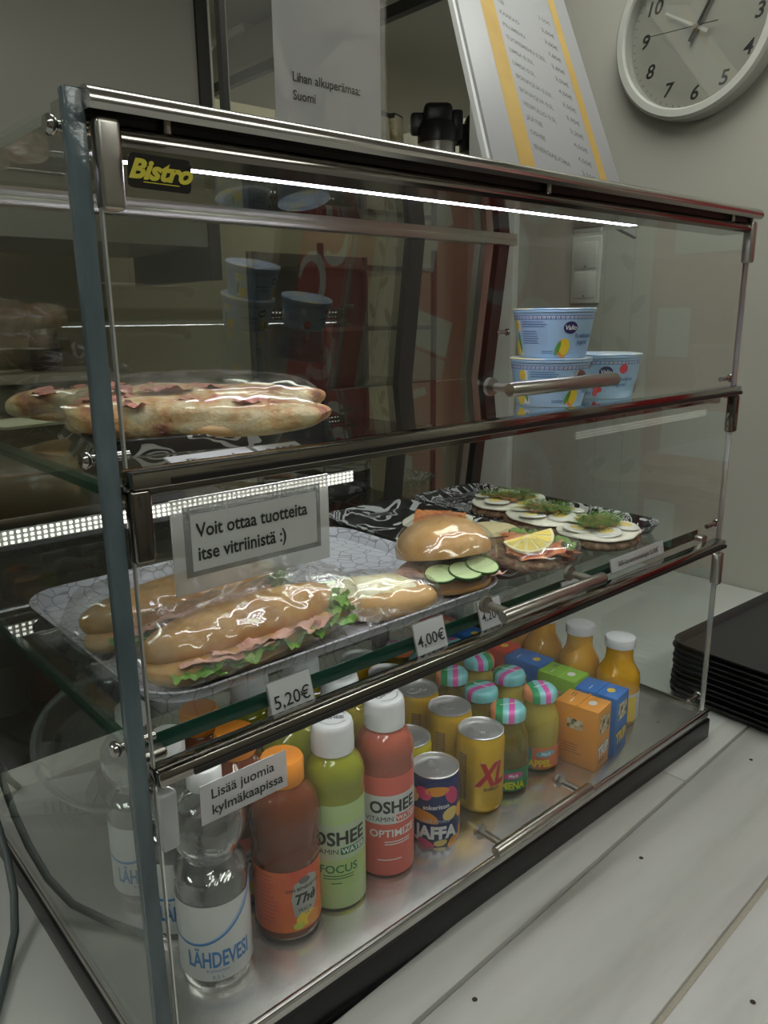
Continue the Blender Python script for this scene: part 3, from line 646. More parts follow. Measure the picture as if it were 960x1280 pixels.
# ------------------------------------------------------------------ yogurt cups
LB=mat('yogurt_light_blue',(.38,.58,.80),.35); NB=mat('brand_navy',(.012,.02,.10),.4); MB_=mat('greek_key_blue',(.10,.20,.50),.4); WH=mat('print_white',(.82,.84,.86),.4)
TXT=mat('print_blue_text',(.12,.22,.45),.5); MANY=mat('mango_yellow',(.88,.62,.05),.4); MANO=mat('mango_orange',(.80,.30,.05),.4); LEAF=mat('leaf_green',(.12,.32,.04),.4); RASP=mat('raspberry_red',(.72,.05,.08),.4); PUR=mat('purple_text',(.20,.10,.35),.4)
def yogurt(loc,rotz,label,kind):
    t=thing('yogurt_cup',label,'yogurt',loc,rotz,'blue yogurt cups on the top shelf')
    Rz=lambda z:.0375+(.046-.0375)*min(1,max(0,z/.050))**.8
    MB().lathe([(.034,0.001),(.0365,.0)]+[(Rz(z/1000*5),z/1000*5) for z in range(0,11)]+[(.0475,.0505),(.0475,.0530),(.0462,.0532)],48).build('cup',LB,t)
    MB().lathe([(0,.0533),(.047,.0533),(.0478,.0535),(.0478,.0541),(.047,.0546),(0,.0542)],48).build('foil_lid',mat('lid_print',(.42,.60,.80),.3,vary=(45,[(.35,(.30,.50,.80)),(.55,(.70,.78,.86)),(.68,(.85,.72,.20))])),t)
    fr=MANY if kind=='mango' else RASP
    for turn in (0,1):
        th=-pi/2+turn*pi
        fl=Flat()
        fl.rect(-.070,.0425,.070,.0470,MB_,0,40)
        for k in range(26):
            u0=-.068+k*.0053; fl.rect(u0,.0434,u0+.0036,.0440,WH,1).rect(u0,.0440,u0+.0007,.0460,WH,1).rect(u0,.0454,u0+.0042,.0460,WH,1).rect(u0+.0018,.0447,u0+.0036,.0452,WH,1).rect(u0+.003,.0434,u0+.0036,.0452,WH,1)
        fl.rect(-.046,.003,-.037,.0415,WH,0,3)
        fl.lines(-.033,.0405,.040,3,.0026,.0011,TXT,1,3).lines(-.033,.0300,.024,6,.0026,.0010,TXT,1,5).lines(-.006,.008,.016,2,.002,.0009,TXT,1,6)
        fl.ell(.029,.0335,.0088,.0068,NB,1).text('Valio',.029,.0312,.0072,WH,bold=.02,shear=.2,lay=2)
        fl.text('Kreikkalainen',.036,.0225,.0062,TXT,bold=.03,align='LEFT',lay=1).text('jogurtti',.040,.0155,.0062,TXT,bold=.03,align='LEFT',lay=1)
        if kind=='mango':
            fl.ell(.021,.0105,.0075,.0105,MANO,1).ell(.023,.0125,.0068,.0095,MANY,2).ell(.0145,.011,.0028,.0085,LEAF,3,rot=-.4)
            fl.ell(-.041,.017,.0022,.012,LEAF,2,rot=.15).ell(-.045,.036,.005,.006,MANY,1).ell(-.052,.010,.008,.009,MANY,1)
        else:
            for a in range(12): fl.ell(.017+.0042*cos(a*2.1)*(.4+a/14),.011+.0045*sin(a*2.1)*(.4+a/14),.0033,.0033,RASP if a%2 else mat('raspberry_light',(.80,.14,.16),.4),1+a%3,n=10)
            fl.ell(.052,.037,.006,.006,RASP,1).ell(-.052,.012,.008,.008,RASP,1)
        fl.wrap('label_print',t,Rz,th,0,umax=.046)
    return t
zc=.4755
yogurt((.566,.086,zc),radians(-42),'mango yogurt cup standing under another at the left of the group','mango')
yogurt((.570,.087,zc+.0550),radians(-64),'mango yogurt cup topmost of the stack of two','mango')
yogurt((.688,.094,zc),radians(-88),'raspberry yogurt cup standing alone to the right of the stack','rasp')

# ------------------------------------------------------------------ drinks
def cyl_label(t,r_,z0,z1,M,name='label',part_label=None):
    return MB().lathe([(r_,z0),(r_,z1)],48,closed=False).build(name,M,t,label=part_label)
# look direction from the camera for facing labels: theta pointing to the camera
def face(x,y): return math.atan2(-.477-y,-.194-x)
BLUE=mat('water_blue',(.05,.20,.50),.4); PALEB=mat('water_pale_blue',(.36,.50,.75),.4)
LBLW=mat('label_white',(.66,.67,.68),.35)
def water(loc,label,turn=0,G='water bottles'):
    t=thing('water_bottle',label,'bottle',loc,0,G); R=.0325
    prof=[(.0,.004),(.012,.002),(.022,0),(.030,.003),(R,.012),(R,.098),(.0322,.104),(.0316,.108),(.0320,.110),(.0285,.114),(.0240,.118),(.0218,.122),(.0238,.127),(.0290,.135),(.0330,.147),(.0335,.156),(.0318,.165),(.0270,.173),(.0200,.180),(.0150,.186),(.0135,.190),(.0135,.196)]
    MB().lathe(prof,48).build('bottle_body',CLEARPL,t)
    # water inside
    inn=[(max(0,r_-.0012),z+.0008 if z<.01 else z) for r_,z in prof if z<.178]
    MB().lathe(inn,48).build('water',mat('still_water',(.93,.95,.96),.0,trans=1.0,ior=1.25),t)
    MB().lathe([(.0145,.188),(.0152,.189),(.0152,.205),(.0142,.2075),(0,.2078)],32).build('cap',WHITEP,t)
    th=face(loc[0],loc[1])+turn
    cyl_label(t,R+.0003,.014,.090,LBLW)
    fl=Flat()
    for sg in (0,1):
        V=[];n=24
        for i in range(n+1):
            a=i/n; uu=-.050+.096*a; vv=.052+.026*((a*1.05-.30)**2)*3.2-.002
            V.append((uu,vv,.002+.0075*a*a if sg else .0024))
        Fs=[[2*i,2*i+2,2*i+3,2*i+1] for i in range(n)]
        fl.e.append(([p for (uu,vv,w) in V for p in ((uu,vv),(uu,vv+ (w if sg else w)))],Fs,PALEB if sg else BLUE,sg+1 if not sg else 0))
    fl.text('LÄHDEVESI',0.002,.029,.0225,BLUE,bold=.025,sx=.52,lay=2)
    fl.text('Källvatten',0,.0235,.0050,TXT,lay=2).text('0,5 L',0,.0165,.0055,TXT,lay=2)
    fl.rect(.044,.016,.0455,.088,mat('print_grey',(.3,.32,.36),.5),1,1)
    fl.wrap('label_print',t,R+.0003,th)
    return t
water((.080,.071,.0),'clear water bottle at the front left corner, nearest the glass',0)
water((.082,.142,.0),'clear water bottle second from the front, behind the corner one',.15)
water((.078,.213,.0),'clear water bottle third in its row, seen through the side pane',-.1)

TEA=mat('peach_tea_liquid',(.20,.05,.014),.04,trans=.25,ior=1.33,coat=.6); TEAL=mat('tea_label_orange',(.70,.13,.03),.35,vary=(9,[(.35,(.62,.07,.04)),(.6,(.78,.22,.04))])); ORC=mat('orange_cap',(.85,.30,.03),.4)
SILV=mat('label_silver',(.42,.42,.40),.35,.3)
def tea(loc,label,turn=0):
    t=thing('iced_tea_bottle',label,'bottle',loc,0,'iced tea bottles'); R=.0330
    prof=[(0,.003),(.022,0),(.030,.003),(R,.010),(R-.0012,.014),(R-.0012,.080),(R,.085),(.0338,.090),(.0325,.094),(.0330,.100),(.0342,.112),(.0345,.122),(.0338,.132),(.0305,.143),(.0255,.151),(.0205,.156),(.0185,.160),(.0185,.165)]
    MB().lathe(prof,48).build('bottle_body',TEA,t)
    MB().lathe([(.0195,.158),(.0205,.1595),(.0205,.179),(.0190,.1822),(0,.1826)],40).build('cap',ORC,t)
    cyl_label(t,R-.0006,.014,.080,TEAL); th=face(loc[0],loc[1])+turn
    fl=Flat()
    fl.poly([(.002,.030),(.020,.030),(.027,.040),(.027,.068),(.018,.073),(.002,.066),(-.001,.050)],SILV,1)
    fl.text('SAN BENEDETTO',.0125,.0585,.0047,INK,bold=.02,lay=2).text('Thè',.012,.044,.0150,INK,bold=.03,shear=.3,lay=2).text('PESCA',.0125,.0350,.0050,INK,bold=.01,lay=2)
    fl.ell(.0125,.068,.006,.0035,mat('crest_grey',(.15,.15,.14),.5),2)
    fl.ell(.014,.026,.011,.008,MANY,1).ell(.022,.023,.008,.007,MANO,2).ell(.006,.020,.006,.004,mat('lime_leaf',(.55,.62,.08),.4),1)
    fl.lines(-.036,.076,.024,12,.0045,.0013,mat('tea_fine_text',(.50,.10,.08),.5),1,4)
    fl.wrap('label_print',t,R-.0006,th); return t
tea((.160,.072,0),'peach iced tea bottle at the front, under the white sticker',.12)
tea((.152,.143,0),'peach iced tea bottle second in its row, only the orange cap clear',.1)
tea((.148,.208,0),'peach iced tea bottle third in its row, below the tray corner',-.1)

def vitamin(loc,label,liq,lab,kind,turn=0,cap_turn=0):
    t=thing('vitamin_water_bottle',label,'bottle',loc,0,'vitamin water bottles'); R=.0305
    prof=[(0,.003),(.020,0),(.027,.002),(R,.008),(R,.128),(.0300,.132),(.0308,.137),(.0310,.143),(.0300,.150),(.0265,.158),(.0215,.164),(.0185,.168),(.0185,.172)]
    MB().lathe(prof,48).build('bottle_body',liq,t)
    c_=MB().lathe([(.0200,.167),(.0215,.168),(.0215,.178),(.0210,.193),(.0198,.198),(.0180,.1995),(0,.1998)],44).build('cap',mat('frosted_cap',(.62,.64,.64),.35),t)
    th=face(loc[0],loc[1])
    f2_=Flat().text('OSHEE',0,-.0028,.0078,mat('cap_grey',(.16,.16,.18),.5),bold=.05,lay=0)
    for s_ in range(14):
        for sg in (1,-1):
            a=sg*(pi*.18+pi*.64*s_/13); f2_.rect(.0145*cos(a)-.0009,.0135*sin(a)-.0005,.0145*cos(a)+.0009,.0135*sin(a)+.0005,mat('cap_grey'),0)
    f2_.build('cap_print',c_,(0,0,.1998),(0,0,th+pi/2+cap_turn))
    cyl_label(t,R+.0003,.006,.122,lab); fl=Flat()
    if kind=='green':
        fl.rect(-.046,.062,.046,.101,LBLW if 0 else mat('label_pale_green',(.50,.60,.42),.4),0,20)
        fl.text('OSHEE',.0045,.0790,.0205,INK,bold=.03,sx=.92,lay=2); fl.text('VITAMIN',-.0125,.0690,.0080,INK,sx=1.0,lay=2)
        fl.rect(.005,.0675,.034,.0755,mat('deep_green',(.02,.18,.06),.4),1,6).text('WATER',.0195,.0690,.0078,WH,bold=.02,lay=2)
        fl.text('FOCUS',.003,.0475,.0125,mat('deep_green'),bold=.02,lay=2).lines(-.013,.0445,.032,2,.003,.0012,mat('deep_green'),1,2).lines(-.005,.036,.014,1,.003,.0012,mat('deep_green'),1,3)
    else:
        fl.rect(-.060,.068,.060,.101,LBLW,0,24)
        fl.text('OSHEE',.0065,.0815,.0190,INK,bold=.03,sx=.92,lay=2); fl.text('VITAMIN',-.0095,.0715,.0078,INK,lay=2)
        fl.rect(.0085,.0703,.036,.0780,mat('coral_red',(.70,.08,.06),.4),1,6).text('WATER',.0215,.0715,.0074,WH,bold=.02,lay=2)
        fl.text('OPTIMIZE',.006,.0530,.0120,WH,bold=.02,lay=2).lines(-.004,.0475,.030,2,.003,.0012,WH,1,2).lines(-.012,.026,.036,1,.003,.0012,WH,1,8)
    fl.wrap('label_print',t,R+.0003,th+turn); return t
LG=mat('lemon_liquid',(.62,.66,.05),.04,trans=.6,ior=1.33,coat=.6); LP=mat('pink_liquid',(.78,.20,.13),.04,trans=.55,ior=1.33,coat=.6); LY=mat('yellow_liquid',(.75,.62,.06),.04,trans=.6,ior=1.33,coat=.6)
LABG=mat('label_green_sheer',(.46,.60,.26),.35,vary=(16,[(.3,(.42,.58,.18)),(.7,(.52,.66,.36))])); LABP=mat('label_pink_sheer',(.72,.14,.11),.35)
vitamin((.219,.071,0),'green vitamin water bottle reading FOCUS at the front',LG,LABG,'green',0,0)
vitamin((.288,.072,0),'pink vitamin water bottle reading OPTIMIZE at the front',LP,LABP,'pink',.1,.9)
vitamin((.216,.142,0),'yellow green vitamin water bottle behind the FOCUS one',LG,LABG,'green',.3,.2)
vitamin((.283,.140,0),'yellow vitamin water bottle behind the pink one',LY,mat('label_yellow_sheer',(.68,.60,.16),.35),'green',.1,.1)
vitamin((.213,.212,0),'green vitamin water bottle third from the front in its row',LG,LABG,'green',.3,.2)
vitamin((.280,.208,0),'yellow vitamin water bottle furthest back in its row',LY,mat('label_yellow_sheer'),'green',.1,.1)

CANTOP=mat('can_aluminium',(.80,.80,.81),.38,.85)
def can(loc,label,kind,turn=0,R=.0265,H=.104,group='yellow energy drink cans'):
    body={'xl':mat('can_yellow',(.78,.50,.03),.28,.35),'lemon':mat('can_lemon',(.76,.66,.05),.3,.3),'jaffa':mat('can_navy',(.02,.04,.16),.28,.35)}[kind]
    t=thing('drink_can',label,'can',loc,0,group)
    MB().lathe([(0,.004),(R*.72,.003),(R*.78,0),(R*.9,.004),(R,.011),(R,H-.010),(R*.97,H-.006),(R*.90,H-.002),(R*.90,H-.0060),(0,H-.0060)],44).build('can_body',body,t)
    l=MB().lathe([(R*.90,H-.002),(R*.95,H-.0012),(R*.955,H),(R*.93,H+.0004),(R*.90,H-.0006),(R*.86,H-.0042),(R*.80,H-.0040),(0,H-.0034)],44,closed=False).build('can_lid',CANTOP,t)
    th=face(loc[0],loc[1]); tb=MB()
    def ring(cx,rx,ry,z,h,n=20,hole=.55):
        vs=[];
        for k in range(n):
            a=2*pi*k/n; vs+=[(cx+rx*cos(a),ry*sin(a),z),(cx+rx*cos(a),ry*sin(a),z+h),(cx+rx*hole*cos(a),ry*hole*sin(a),z+h),(cx+rx*hole*cos(a),ry*hole*sin(a),z)]
        fs=[]
        for k in range(n):
            j=(k+1)%n
            for q in range(4): p=(q+1)%4; fs.append([4*k+q,4*j+q,4*j+p,4*k+p])
        tb.add(vs,fs)
    ring(-R*.22,R*.34,R*.28,H-.0026,.0010); tb.lathe([(0,H-.0034),(R*.13,H-.0034),(R*.11,H-.0010),(0,H-.0008)],16,(R*.12,0,0)); ring(R*.30,R*.20,R*.26,H-.0030,.0008,hole=.1)
    tb.build('pull_tab',CANTOP,l,rot=(0,0,th+turn*2+.6))
    fl=Flat(); RED=mat('xl_red',(.50,.02,.015),.35)
    if kind=='xl':
        fl.rect(-.030,.018,-.018,.078,mat('brown_text_panel',(.30,.17,.04),.5),0,4); fl.lines(-.029,.076,.010,18,.0032,.0012,mat('tan_text',(.60,.42,.12),.5),1,5)
        fl.text('XL',.0125,.0415,.040,WH,bold=.05,shear=.25,sx=.72,lay=1).text('XL',.0125,.0415,.040,RED,bold=.045,shear=.25,sx=.72,lay=2)
        fl.text('ENERGY',.0135,.034,.0055,INK,bold=.02,lay=1)
    elif kind=='jaffa':
        OR=mat('jaffa_orange',(.80,.32,.03),.4); PK=mat('jaffa_pink',(.70,.06,.20),.4); CR=mat('jaffa_cream',(.80,.62,.22),.4)
        for (a,b_,c_,d_,M_) in ((-.012,.066,.010,.008,PK),(.004,.070,.014,.006,OR),(.022,.063,.008,.012,PK),(-.028,.060,.010,.010,CR),(-.012,.035,.018,.010,OR),(.020,.040,.010,.008,CR),(.038,.038,.009,.011,OR),(-.034,.030,.010,.013,PK),(.030,.008,.016,.006,OR),(-.016,.006,.018,.005,PK),(.008,.005,.008,.004,CR)):
            fl.ell(a,b_,c_,d_,M_,0,rot=a*20)
        fl.rect(-.030,.009,.034,.0295,mat('can_navy'),1,14)
        fl.text('sokeriton',.003,.0480,.0078,WH,bold=.02,lay=2,rot=.1).text('HARTWALL',.003,.0305,.0060,mat('pale_blue_text',(.45,.60,.75),.4),lay=2).text('JAFFA',.003,.0110,.0210,WH,bold=.05,lay=3,sx=.90)
    else:
        fl.ell(.0,.055,.018,.016,mat('label_yellow_green',(.45,.50,.04),.4),0)
    fl.wrap('label_print',t,R,th+turn); return t
can((.364,.072,0),'navy can of sugar-free orange drink with coloured splashes at the front','jaffa',-.05,.0285,.0860,'small soft drink cans')
can((.379,.133,0),'yellow-green can right behind the navy can','lemon',.2,.0285,.0900,'small soft drink cans')
can((.443,.074,0),'yellow energy drink can with a red emblem at the front','xl',.05,.0285,.1010)
can((.455,.137,0),'yellow energy drink can second from the front of its row','xl',.45,.0285,.1010)
can((.459,.200,0),'yellow energy drink can third from the front of its row','xl',.8,.0285,.1010)
can((.462,.262,0),'yellow energy drink can fourth in its row, just behind the middle rail','xl',-.3,.0285,.1010)
can((.465,.325,0),'yellow energy drink can furthest back in its row','xl',.3,.0285,.1010)

# small juice bottles with striped caps
def stripe_mat():
    M=mat('striped_cap',(.8,.4,.2),.25,coat=.5); nt=M.node_tree; b=nt.nodes['Principled BSDF']
    tc=nt.nodes.new('ShaderNodeTexCoord'); sx=nt.nodes.new('ShaderNodeSeparateXYZ'); mr=nt.nodes.new('ShaderNodeMapRange'); cr=nt.nodes.new('ShaderNodeValToRGB')
    nt.links.new(tc.outputs['Object'],sx.inputs[0]); nt.links.new(sx.outputs['X'],mr.inputs[0]); mr.inputs[1].default_value=-.0225; mr.inputs[2].default_value=.0225
    cr.color_ramp.interpolation='CONSTANT'; el=cr.color_ramp.elements
    seq=[(0,(.85,.30,.12)),(.17,(.02,.34,.12)),(.36,(.28,.66,.72)),(.52,(.74,.10,.44)),(.68,(.28,.66,.72)),(.80,(.20,.58,.62))]
    el[0].position=0; el[0].color=(*seq[0][1],1); el[1].position=seq[1][0]; el[1].color=(*seq[1][1],1)
    for p,c in seq[2:]: e=el.new(p); e.color=(*c,1)
    nt.links.new(mr.outputs[0],cr.inputs[0]); nt.links.new(cr.outputs[0],b.inputs['Base Color']); return M
STR=stripe_mat()
APPLE=mat('apple_juice',(.50,.40,.05),.03,trans=.7,ior=1.33,coat=.6); ORAJ=mat('cloudy_orange_juice',(.80,.42,.03),.15,trans=.12,coat=.6,sss=.2); PEAR=mat('pear_juice',(.62,.50,.09),.06,trans=.3,ior=1.33,coat=.6)
def small(loc,label,kind,capturn):
    t=thing('juice_bottle',label,'bottle',loc,0,'small juice bottles with striped caps'); R=.0270
    liq={'apple':APPLE,'pear':PEAR}[kind]
    MB().lathe([(0,.003),(.018,0),(.024,.002),(R,.008),(R,.062),(.0262,.070),(.0225,.080),(.0190,.088),(.0180,.094),(.0180,.100)],40).build('bottle_body',liq,t)
    MB().lathe([(.0205,.0950),(.0222,.0955),(.0225,.1010),(.0218,.1060),(.0195,.1090),(.0150,.1105),(0,.1110)],36).build('cap',STR,t,rot=(0,0,capturn))
    Flat().text('marli marli',0,-.002,.0050,WH,bold=.02).build('cap_print',t,(0,0,.1110),(0,0,capturn+.4))
    GL=mat('apple_label_green',(.03,.22,.10),.4); OL=mat('orange_label',(.72,.20,.08),.4); TL=mat('teal_label',(.10,.36,.30),.4)
    cyl_label(t,R+.0003,.006,.036,GL if kind=='apple' else OL); fl=Flat(); th=face(loc[0],loc[1])
    if kind=='apple': fl.ell(.008,.0275,.0135,.0045,mat('pink_tag',(.62,.10,.32),.4),1,rot=.08).text('Marli',.008,.0255,.0060,WH,bold=.03,lay=2).text('OMENA',.003,.0095,.0135,mat('lime_yellow',(.62,.70,.03),.4),bold=.05,sx=.85,lay=2)
    else:
        fl.rect(-.024,.006,-.008,.036,TL,1,5).ell(.010,.0275,.0130,.0045,mat('cyan_tag',(.20,.48,.60),.4),2,rot=.08).text('Marli',.010,.0255,.0060,WH,bold=.03,lay=3).text('APPEL',.003,.0095,.0130,MANY,bold=.05,sx=.85,lay=3)
    fl.wrap('label_print',t,R+.0003,th+.05); return t
small((.498,.078,0),'small apple juice bottle at the front, striped cap',   'apple',.0+face(.498,.078)+pi/2)
small((.567,.082,0),'small yellow juice bottle at the front beside the orange carton', 'pear',.3+face(.5,.07)+pi/2)
small((.512,.135,0),'small juice bottle second in the apple row, striped cap turned', 'apple',-.9+face(.5,.07)+pi/2)
small((.575,.140,0),'small juice bottle behind the yellow one, striped cap turned', 'pear',-.7+face(.5,.07)+pi/2)
small((.518,.193,0),'small juice bottle third in the apple row beside the cans', 'apple',.1+face(.5,.07)+pi/2)
small((.580,.199,0),'small juice bottle third in its row by the red carton', 'pear',.4+pi+face(.5,.07)+pi/2)
small((.523,.252,0),'small juice bottle fourth in the apple row below the 4,00€ tag', 'apple',2.0)
small((.528,.308,0),'small juice bottle furthest back in the apple row', 'apple',1.0)
small((.585,.260,0),'small juice bottle fourth in the yellow row', 'pear',1.5)

# juice cartons
def carton(loc,rotz,label,color,kind,letters,lc):
    t=thing('juice_carton',label,'carton',loc,rotz,'small juice cartons'); w,d,h=.0205,.030,.085
    cm=mat('carton_'+kind,color,.42)
    b=MB().box(-w,w,-d,d,0,h,bev=.0012); 
    b.build('carton_body',cm,t)
    MB().box(-w*.98,w*.98,-.0012,.0012,h,h+.0014).build('top_seam',cm,t)
    fl=Flat().ell(0,-.013,.0065,.0055,MANY if kind!='orange' and kind!='green' else mat('berry_red',(.62,.06,.05),.4),0).lines(.003,.020,.012,2,.004,.001,INK if kind!='blue' else TXT,0,2).rect(-.014,.012,-.002,.0132,WH,0)
    fl.build('top_print',t,(0,0,h))
    f2_=Flat().rect(-w*.6,.050,w*.7,.074,mat('carton_picture_'+kind,(.35,.30,.22),.5,vary=(130,[(.35,(.05,.05,.04)),(.5,(.62,.52,.30)),(.65,(.75,.70,.62))])),0)
    f2_.text(letters,.0,.018,.0215,INK,bold=.07,rot=.10,sx=.72,lay=1).text(letters,.0,.018,.0215,lc,bold=.05,rot=.10,sx=.72,lay=2)
    f2_.lines(-.012,.012,.024,2,.003,.001,INK,0,4)
    f2_.build('front_print',t,(0,-d,0),(pi/2,0,0),matrix=None); 
    ff=Flat().lines(-.016,.030,.026,4,.004,.0009,mat('carton_fine_print',(.25,.15,.06),.5),0,9).rect(-.012,.052,.010,.066,mat('carton_picture_'+kind),0); ff.build('side_print',t,(-w,0,0),(pi/2,0,-pi/2)); return t
CO=(.80,.33,.04); CB=(.03,.18,.58); CG=(.24,.48,.04); CR_=(.68,.06,.03)
rz=radians(9)
carton((.603,.0475,0) if 0 else (.617,.048,0),rz,'orange juice carton at the front of the cartons',CO,'orange','TRIP',mat('berry_red'))
carton((.666,.052,0),rz,'blue juice carton reading TRIP at the front right',CB,'blue','TRIP',MANY)
carton((.668,.117,0),rz*.6,'green juice carton behind the blue TRIP carton',CG,'green','TRIP',mat('berry_red'))
carton((.672,.181,0),rz*.6,'blue juice carton standing behind the green one',CB,'blue','TRIP',MANY)
carton((.676,.245,0),rz*.4,'red juice carton between two blue cartons',CR_,'red','TRIP',MANY)
carton((.6785,.309,0),rz*.3,'blue juice carton behind the red one',CB,'blue','TRIP',MANY)
carton((.680,.374,0),rz*.2,'red juice carton furthest back, seen under the middle shelf',CR_,'red','TRIP',MANY)

def orange_bottle(loc,label,turn):
    t=thing('orange_juice_bottle',label,'bottle',loc,0,'orange juice bottles with white caps'); R=.0310
    MB().lathe([(0,.003),(.022,0),(.028,.002),(R,.009),(R,.068),(.0300,.076),(.0250,.085),(.0205,.093),(.0190,.102),(.0188,.122)],44).build('bottle_body',ORAJ,t)
    MB().lathe([(.0200,.116),(.0215,.1165),(.0217,.1270),(.0205,.1292),(.0185,.1296),(0,.1290)],40).build('cap',mat('white_metal_cap',(.66,.68,.70),.3,bump=(90,.2,.003)),t)
    cyl_label(t,R+.0003,.010,.052,LBLW); fl=Flat().lines(-.020,.046,.020,9,.004,.0014,mat('print_grey'),1,3).rect(.008,.010,.022,.048,MANY,1,5)
    fl.wrap('label_print',t,R+.0003,face(loc[0],loc[1])+turn); return t
orange_bottle((.745,.076,0),'orange juice bottle with white cap nearest the front right corner',.3)
orange_bottle((.744,.143,0),'orange juice bottle with white cap second from the front',.2)
orange_bottle((.745,.211,0),'orange juice bottle with white cap third from the front',.5)
orange_bottle((.746,.279,0),'orange juice bottle with white cap furthest back',.1)

# ------------------------------------------------------------------ things on top of the case
t=thing('acrylic_sign','clear acrylic holder with a sheet reading Lihan alkuperämaa: Suomi on the case top','sign',(.165,.100,.7065),0)
MB().box(-.012,.156,-.001,.001,0,.215).build('holder',ACRYL,t)
MB().box(-.013,-.0085,-.0035,.0035,0,.215).build('holder_edge',mat('dark_edge',(.05,.05,.045),.3),t)
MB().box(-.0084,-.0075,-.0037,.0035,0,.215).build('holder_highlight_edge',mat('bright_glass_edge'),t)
MB().box(-.012,.156,-.03,.03,-.0005,.0015).build('holder_foot',ACRYL,t)
MB().box(.036,.150,-.0016,-.0011,.002,.214).build('paper',PAPERG,t)
MB().box(.0345,.157,-.0026,-.0021,.002,.214).build('front_sheet',glass_mat('glossy_sheet',(.97,.97,.97),2.2,rough=.02,bump=(9,.35,.02)),t)
Flat().text('Lihan alkuperämaa:',.053,.0600,.0102,INK,bold=.012,align='LEFT',sx=.93).text('Suomi',.053,.0462,.0102,INK,bold=.012,align='LEFT',sx=.93).build('lettering',t,(0,-.0016,0),(pi/2,0,0))

# menu board, leaning back
rho,tt=-.33,.582
U=Vector((cos(rho),sin(rho)*sin(tt),sin(rho)*cos(tt))); V_=Vector((-sin(rho),cos(rho)*sin(tt),cos(rho)*cos(tt)))
N=U.cross(V_); mm=Matrix((U,V_,N)).transposed().to_4x4(); mm.translation=Vector((.742,.300,.700))+V_*.125
t=thing('menu_board','tilted white drinks price list with two gold bands standing on the case','menu'); t.matrix_world=mm
WB=.333
MB().box(0,WB,0,.76,-.006,0,bev=.0008).build('board',mat('menu_paper',(.31,.31,.322),.45),t)
MB().box(-.006,.002,0,.76,-.016,-.006).build('back_sheet',PAPER,t)
GOLD=mat('gold_band',(.42,.27,.06),.5,vary=(5,[(.3,(.36,.22,.04)),(.7,(.47,.32,.09))]))
fl=Flat().rect(.060,0,.098,.76,GOLD,0).rect(.272,0,.292,.76,GOLD,0)
rows=['TEE','KAAKAO','PILLIMEHU','TUOREMEHU 0.25L','LIMSA 0.33L','LIMSA 0.5L','BONAQUA 0.33L','BONAQUA 0.5L','VESIPULLO 0.5L','JÄÄTEE','OSHEE','ENERGIAJUOMA']
price=['2,50€','3,00€','1,80€','2,80€','3,50€','4,50€','3,50€','3,95€','2,20€','4,50€','4,50€','3,50€']
MENU_V0,MENU_DV=.096,.0338
GREYI=mat('menu_ink',(.16,.16,.16),.6)
seq=list(zip(rows,price))[::-1]
for k,(a,p) in enumerate(seq):
    fl.text(a,.108,MENU_V0+k*MENU_DV,.0152,GREYI,align='LEFT',bold=.025,lay=0,sx=.78).text(p,.222,MENU_V0+k*MENU_DV-.003,.0152,GREYI,align='LEFT',bold=.025,lay=0)
for k,(a,p) in enumerate((('KAHVI','2,50€'),)): fl.text(a,.112,MENU_V0+(12+k)*MENU_DV,.0145,GREYI,align='LEFT',lay=0).text(p,.222,MENU_V0+(12+k)*MENU_DV,.0145,GREYI,align='LEFT',lay=0)
fl.build('lettering',t)

# ------------------------------------------------------------------ right wall things
t=thing('wall_clock','round white wall clock with black italic numerals at the top right','clock',(1.5695,.470,1.174)); t.matrix_world=Matrix.Translation((1.5695,.470,1.174))@wallx()
MB().lathe([(.180,0),(.184,.004),(.184,.040),(.178,.046),(.164,.046),(.160,.040),(.160,.012)],72,closed=False).build('rim',mat('clock_rim',(.52,.52,.48),.35),t)
MB().lathe([(0,.010),(.161,.010),(.161,.012),(0,.012)],72).build('dial',mat('clock_dial',(.34,.34,.29),.5),t)
fl=Flat()
for k in range(1,13):
    a=pi/2-2*pi*k/12; fl.text(str(k),.128*cos(a),.128*sin(a)-.0135,.040,INK,bold=.02,shear=.25,lay=0)
for k in range(60):
    a=2*pi*k/60; r0=.151; fl.poly([(r0*cos(a-.004),r0*sin(a-.004)),((r0+.005)*cos(a-.004),(r0+.005)*sin(a-.004)),((r0+.005)*cos(a+.004),(r0+.005)*sin(a+.004)),(r0*cos(a+.004),r0*sin(a+.004))],INK,0)
fl.build('numerals',t,(0,0,.012))
def hand(a,l,w,z,back=.03):
    c_,s_=cos(a),sin(a); P=[(-back,-w),(l,-w*.6),(l,w*.6),(-back,w)]
    return MB().prism([(x*c_-y*s_,x*s_+y*c_) for x,y in P],z,z+.0012)
hand(radians(60),.10,.004,.020).build('hour_hand',INK,t); hand(radians(150),.085,.0035,.023).build('minute_hand',mat('hand_pale',(.55,.55,.5),.4),t); hand(radians(178),.118,.0010,.026,.05).build('second_hand',INK,t)
MB().lathe([(0,.012),(.005,.012),(.005,.029),(0,.029)],16).build('hub',BRUSHED,t)
MB().lathe([(0,.038),(.160,.038),(.160,.040),(0,.040)],72).build('cover_glass',glass_mat('clock_glass',(.95,.95,.95),1.6),t)
t=thing('light_switch','white double light switch plate on the right wall behind the yogurts','light switch',(1.5695,.727,.687)); t.matrix_world=Matrix.Translation((1.5695,.727,.687))@wallx()
MB().box(-.043,.043,-.082,.082,0,.010,bev=.003,seg=3).build('frame_plate',mat('switch_white',(.62,.62,.57),.4),t)
for zc_ in (.036,-.036):
    MB().box(-.032,.032,zc_-.032,zc_+.032,.0085,.0125,bev=.0015).build('rocker',mat('switch_white'),t); MB().box(-.0028,.0028,zc_-.0285,zc_-.026,.0126,.0132).build('indicator',INK,t)

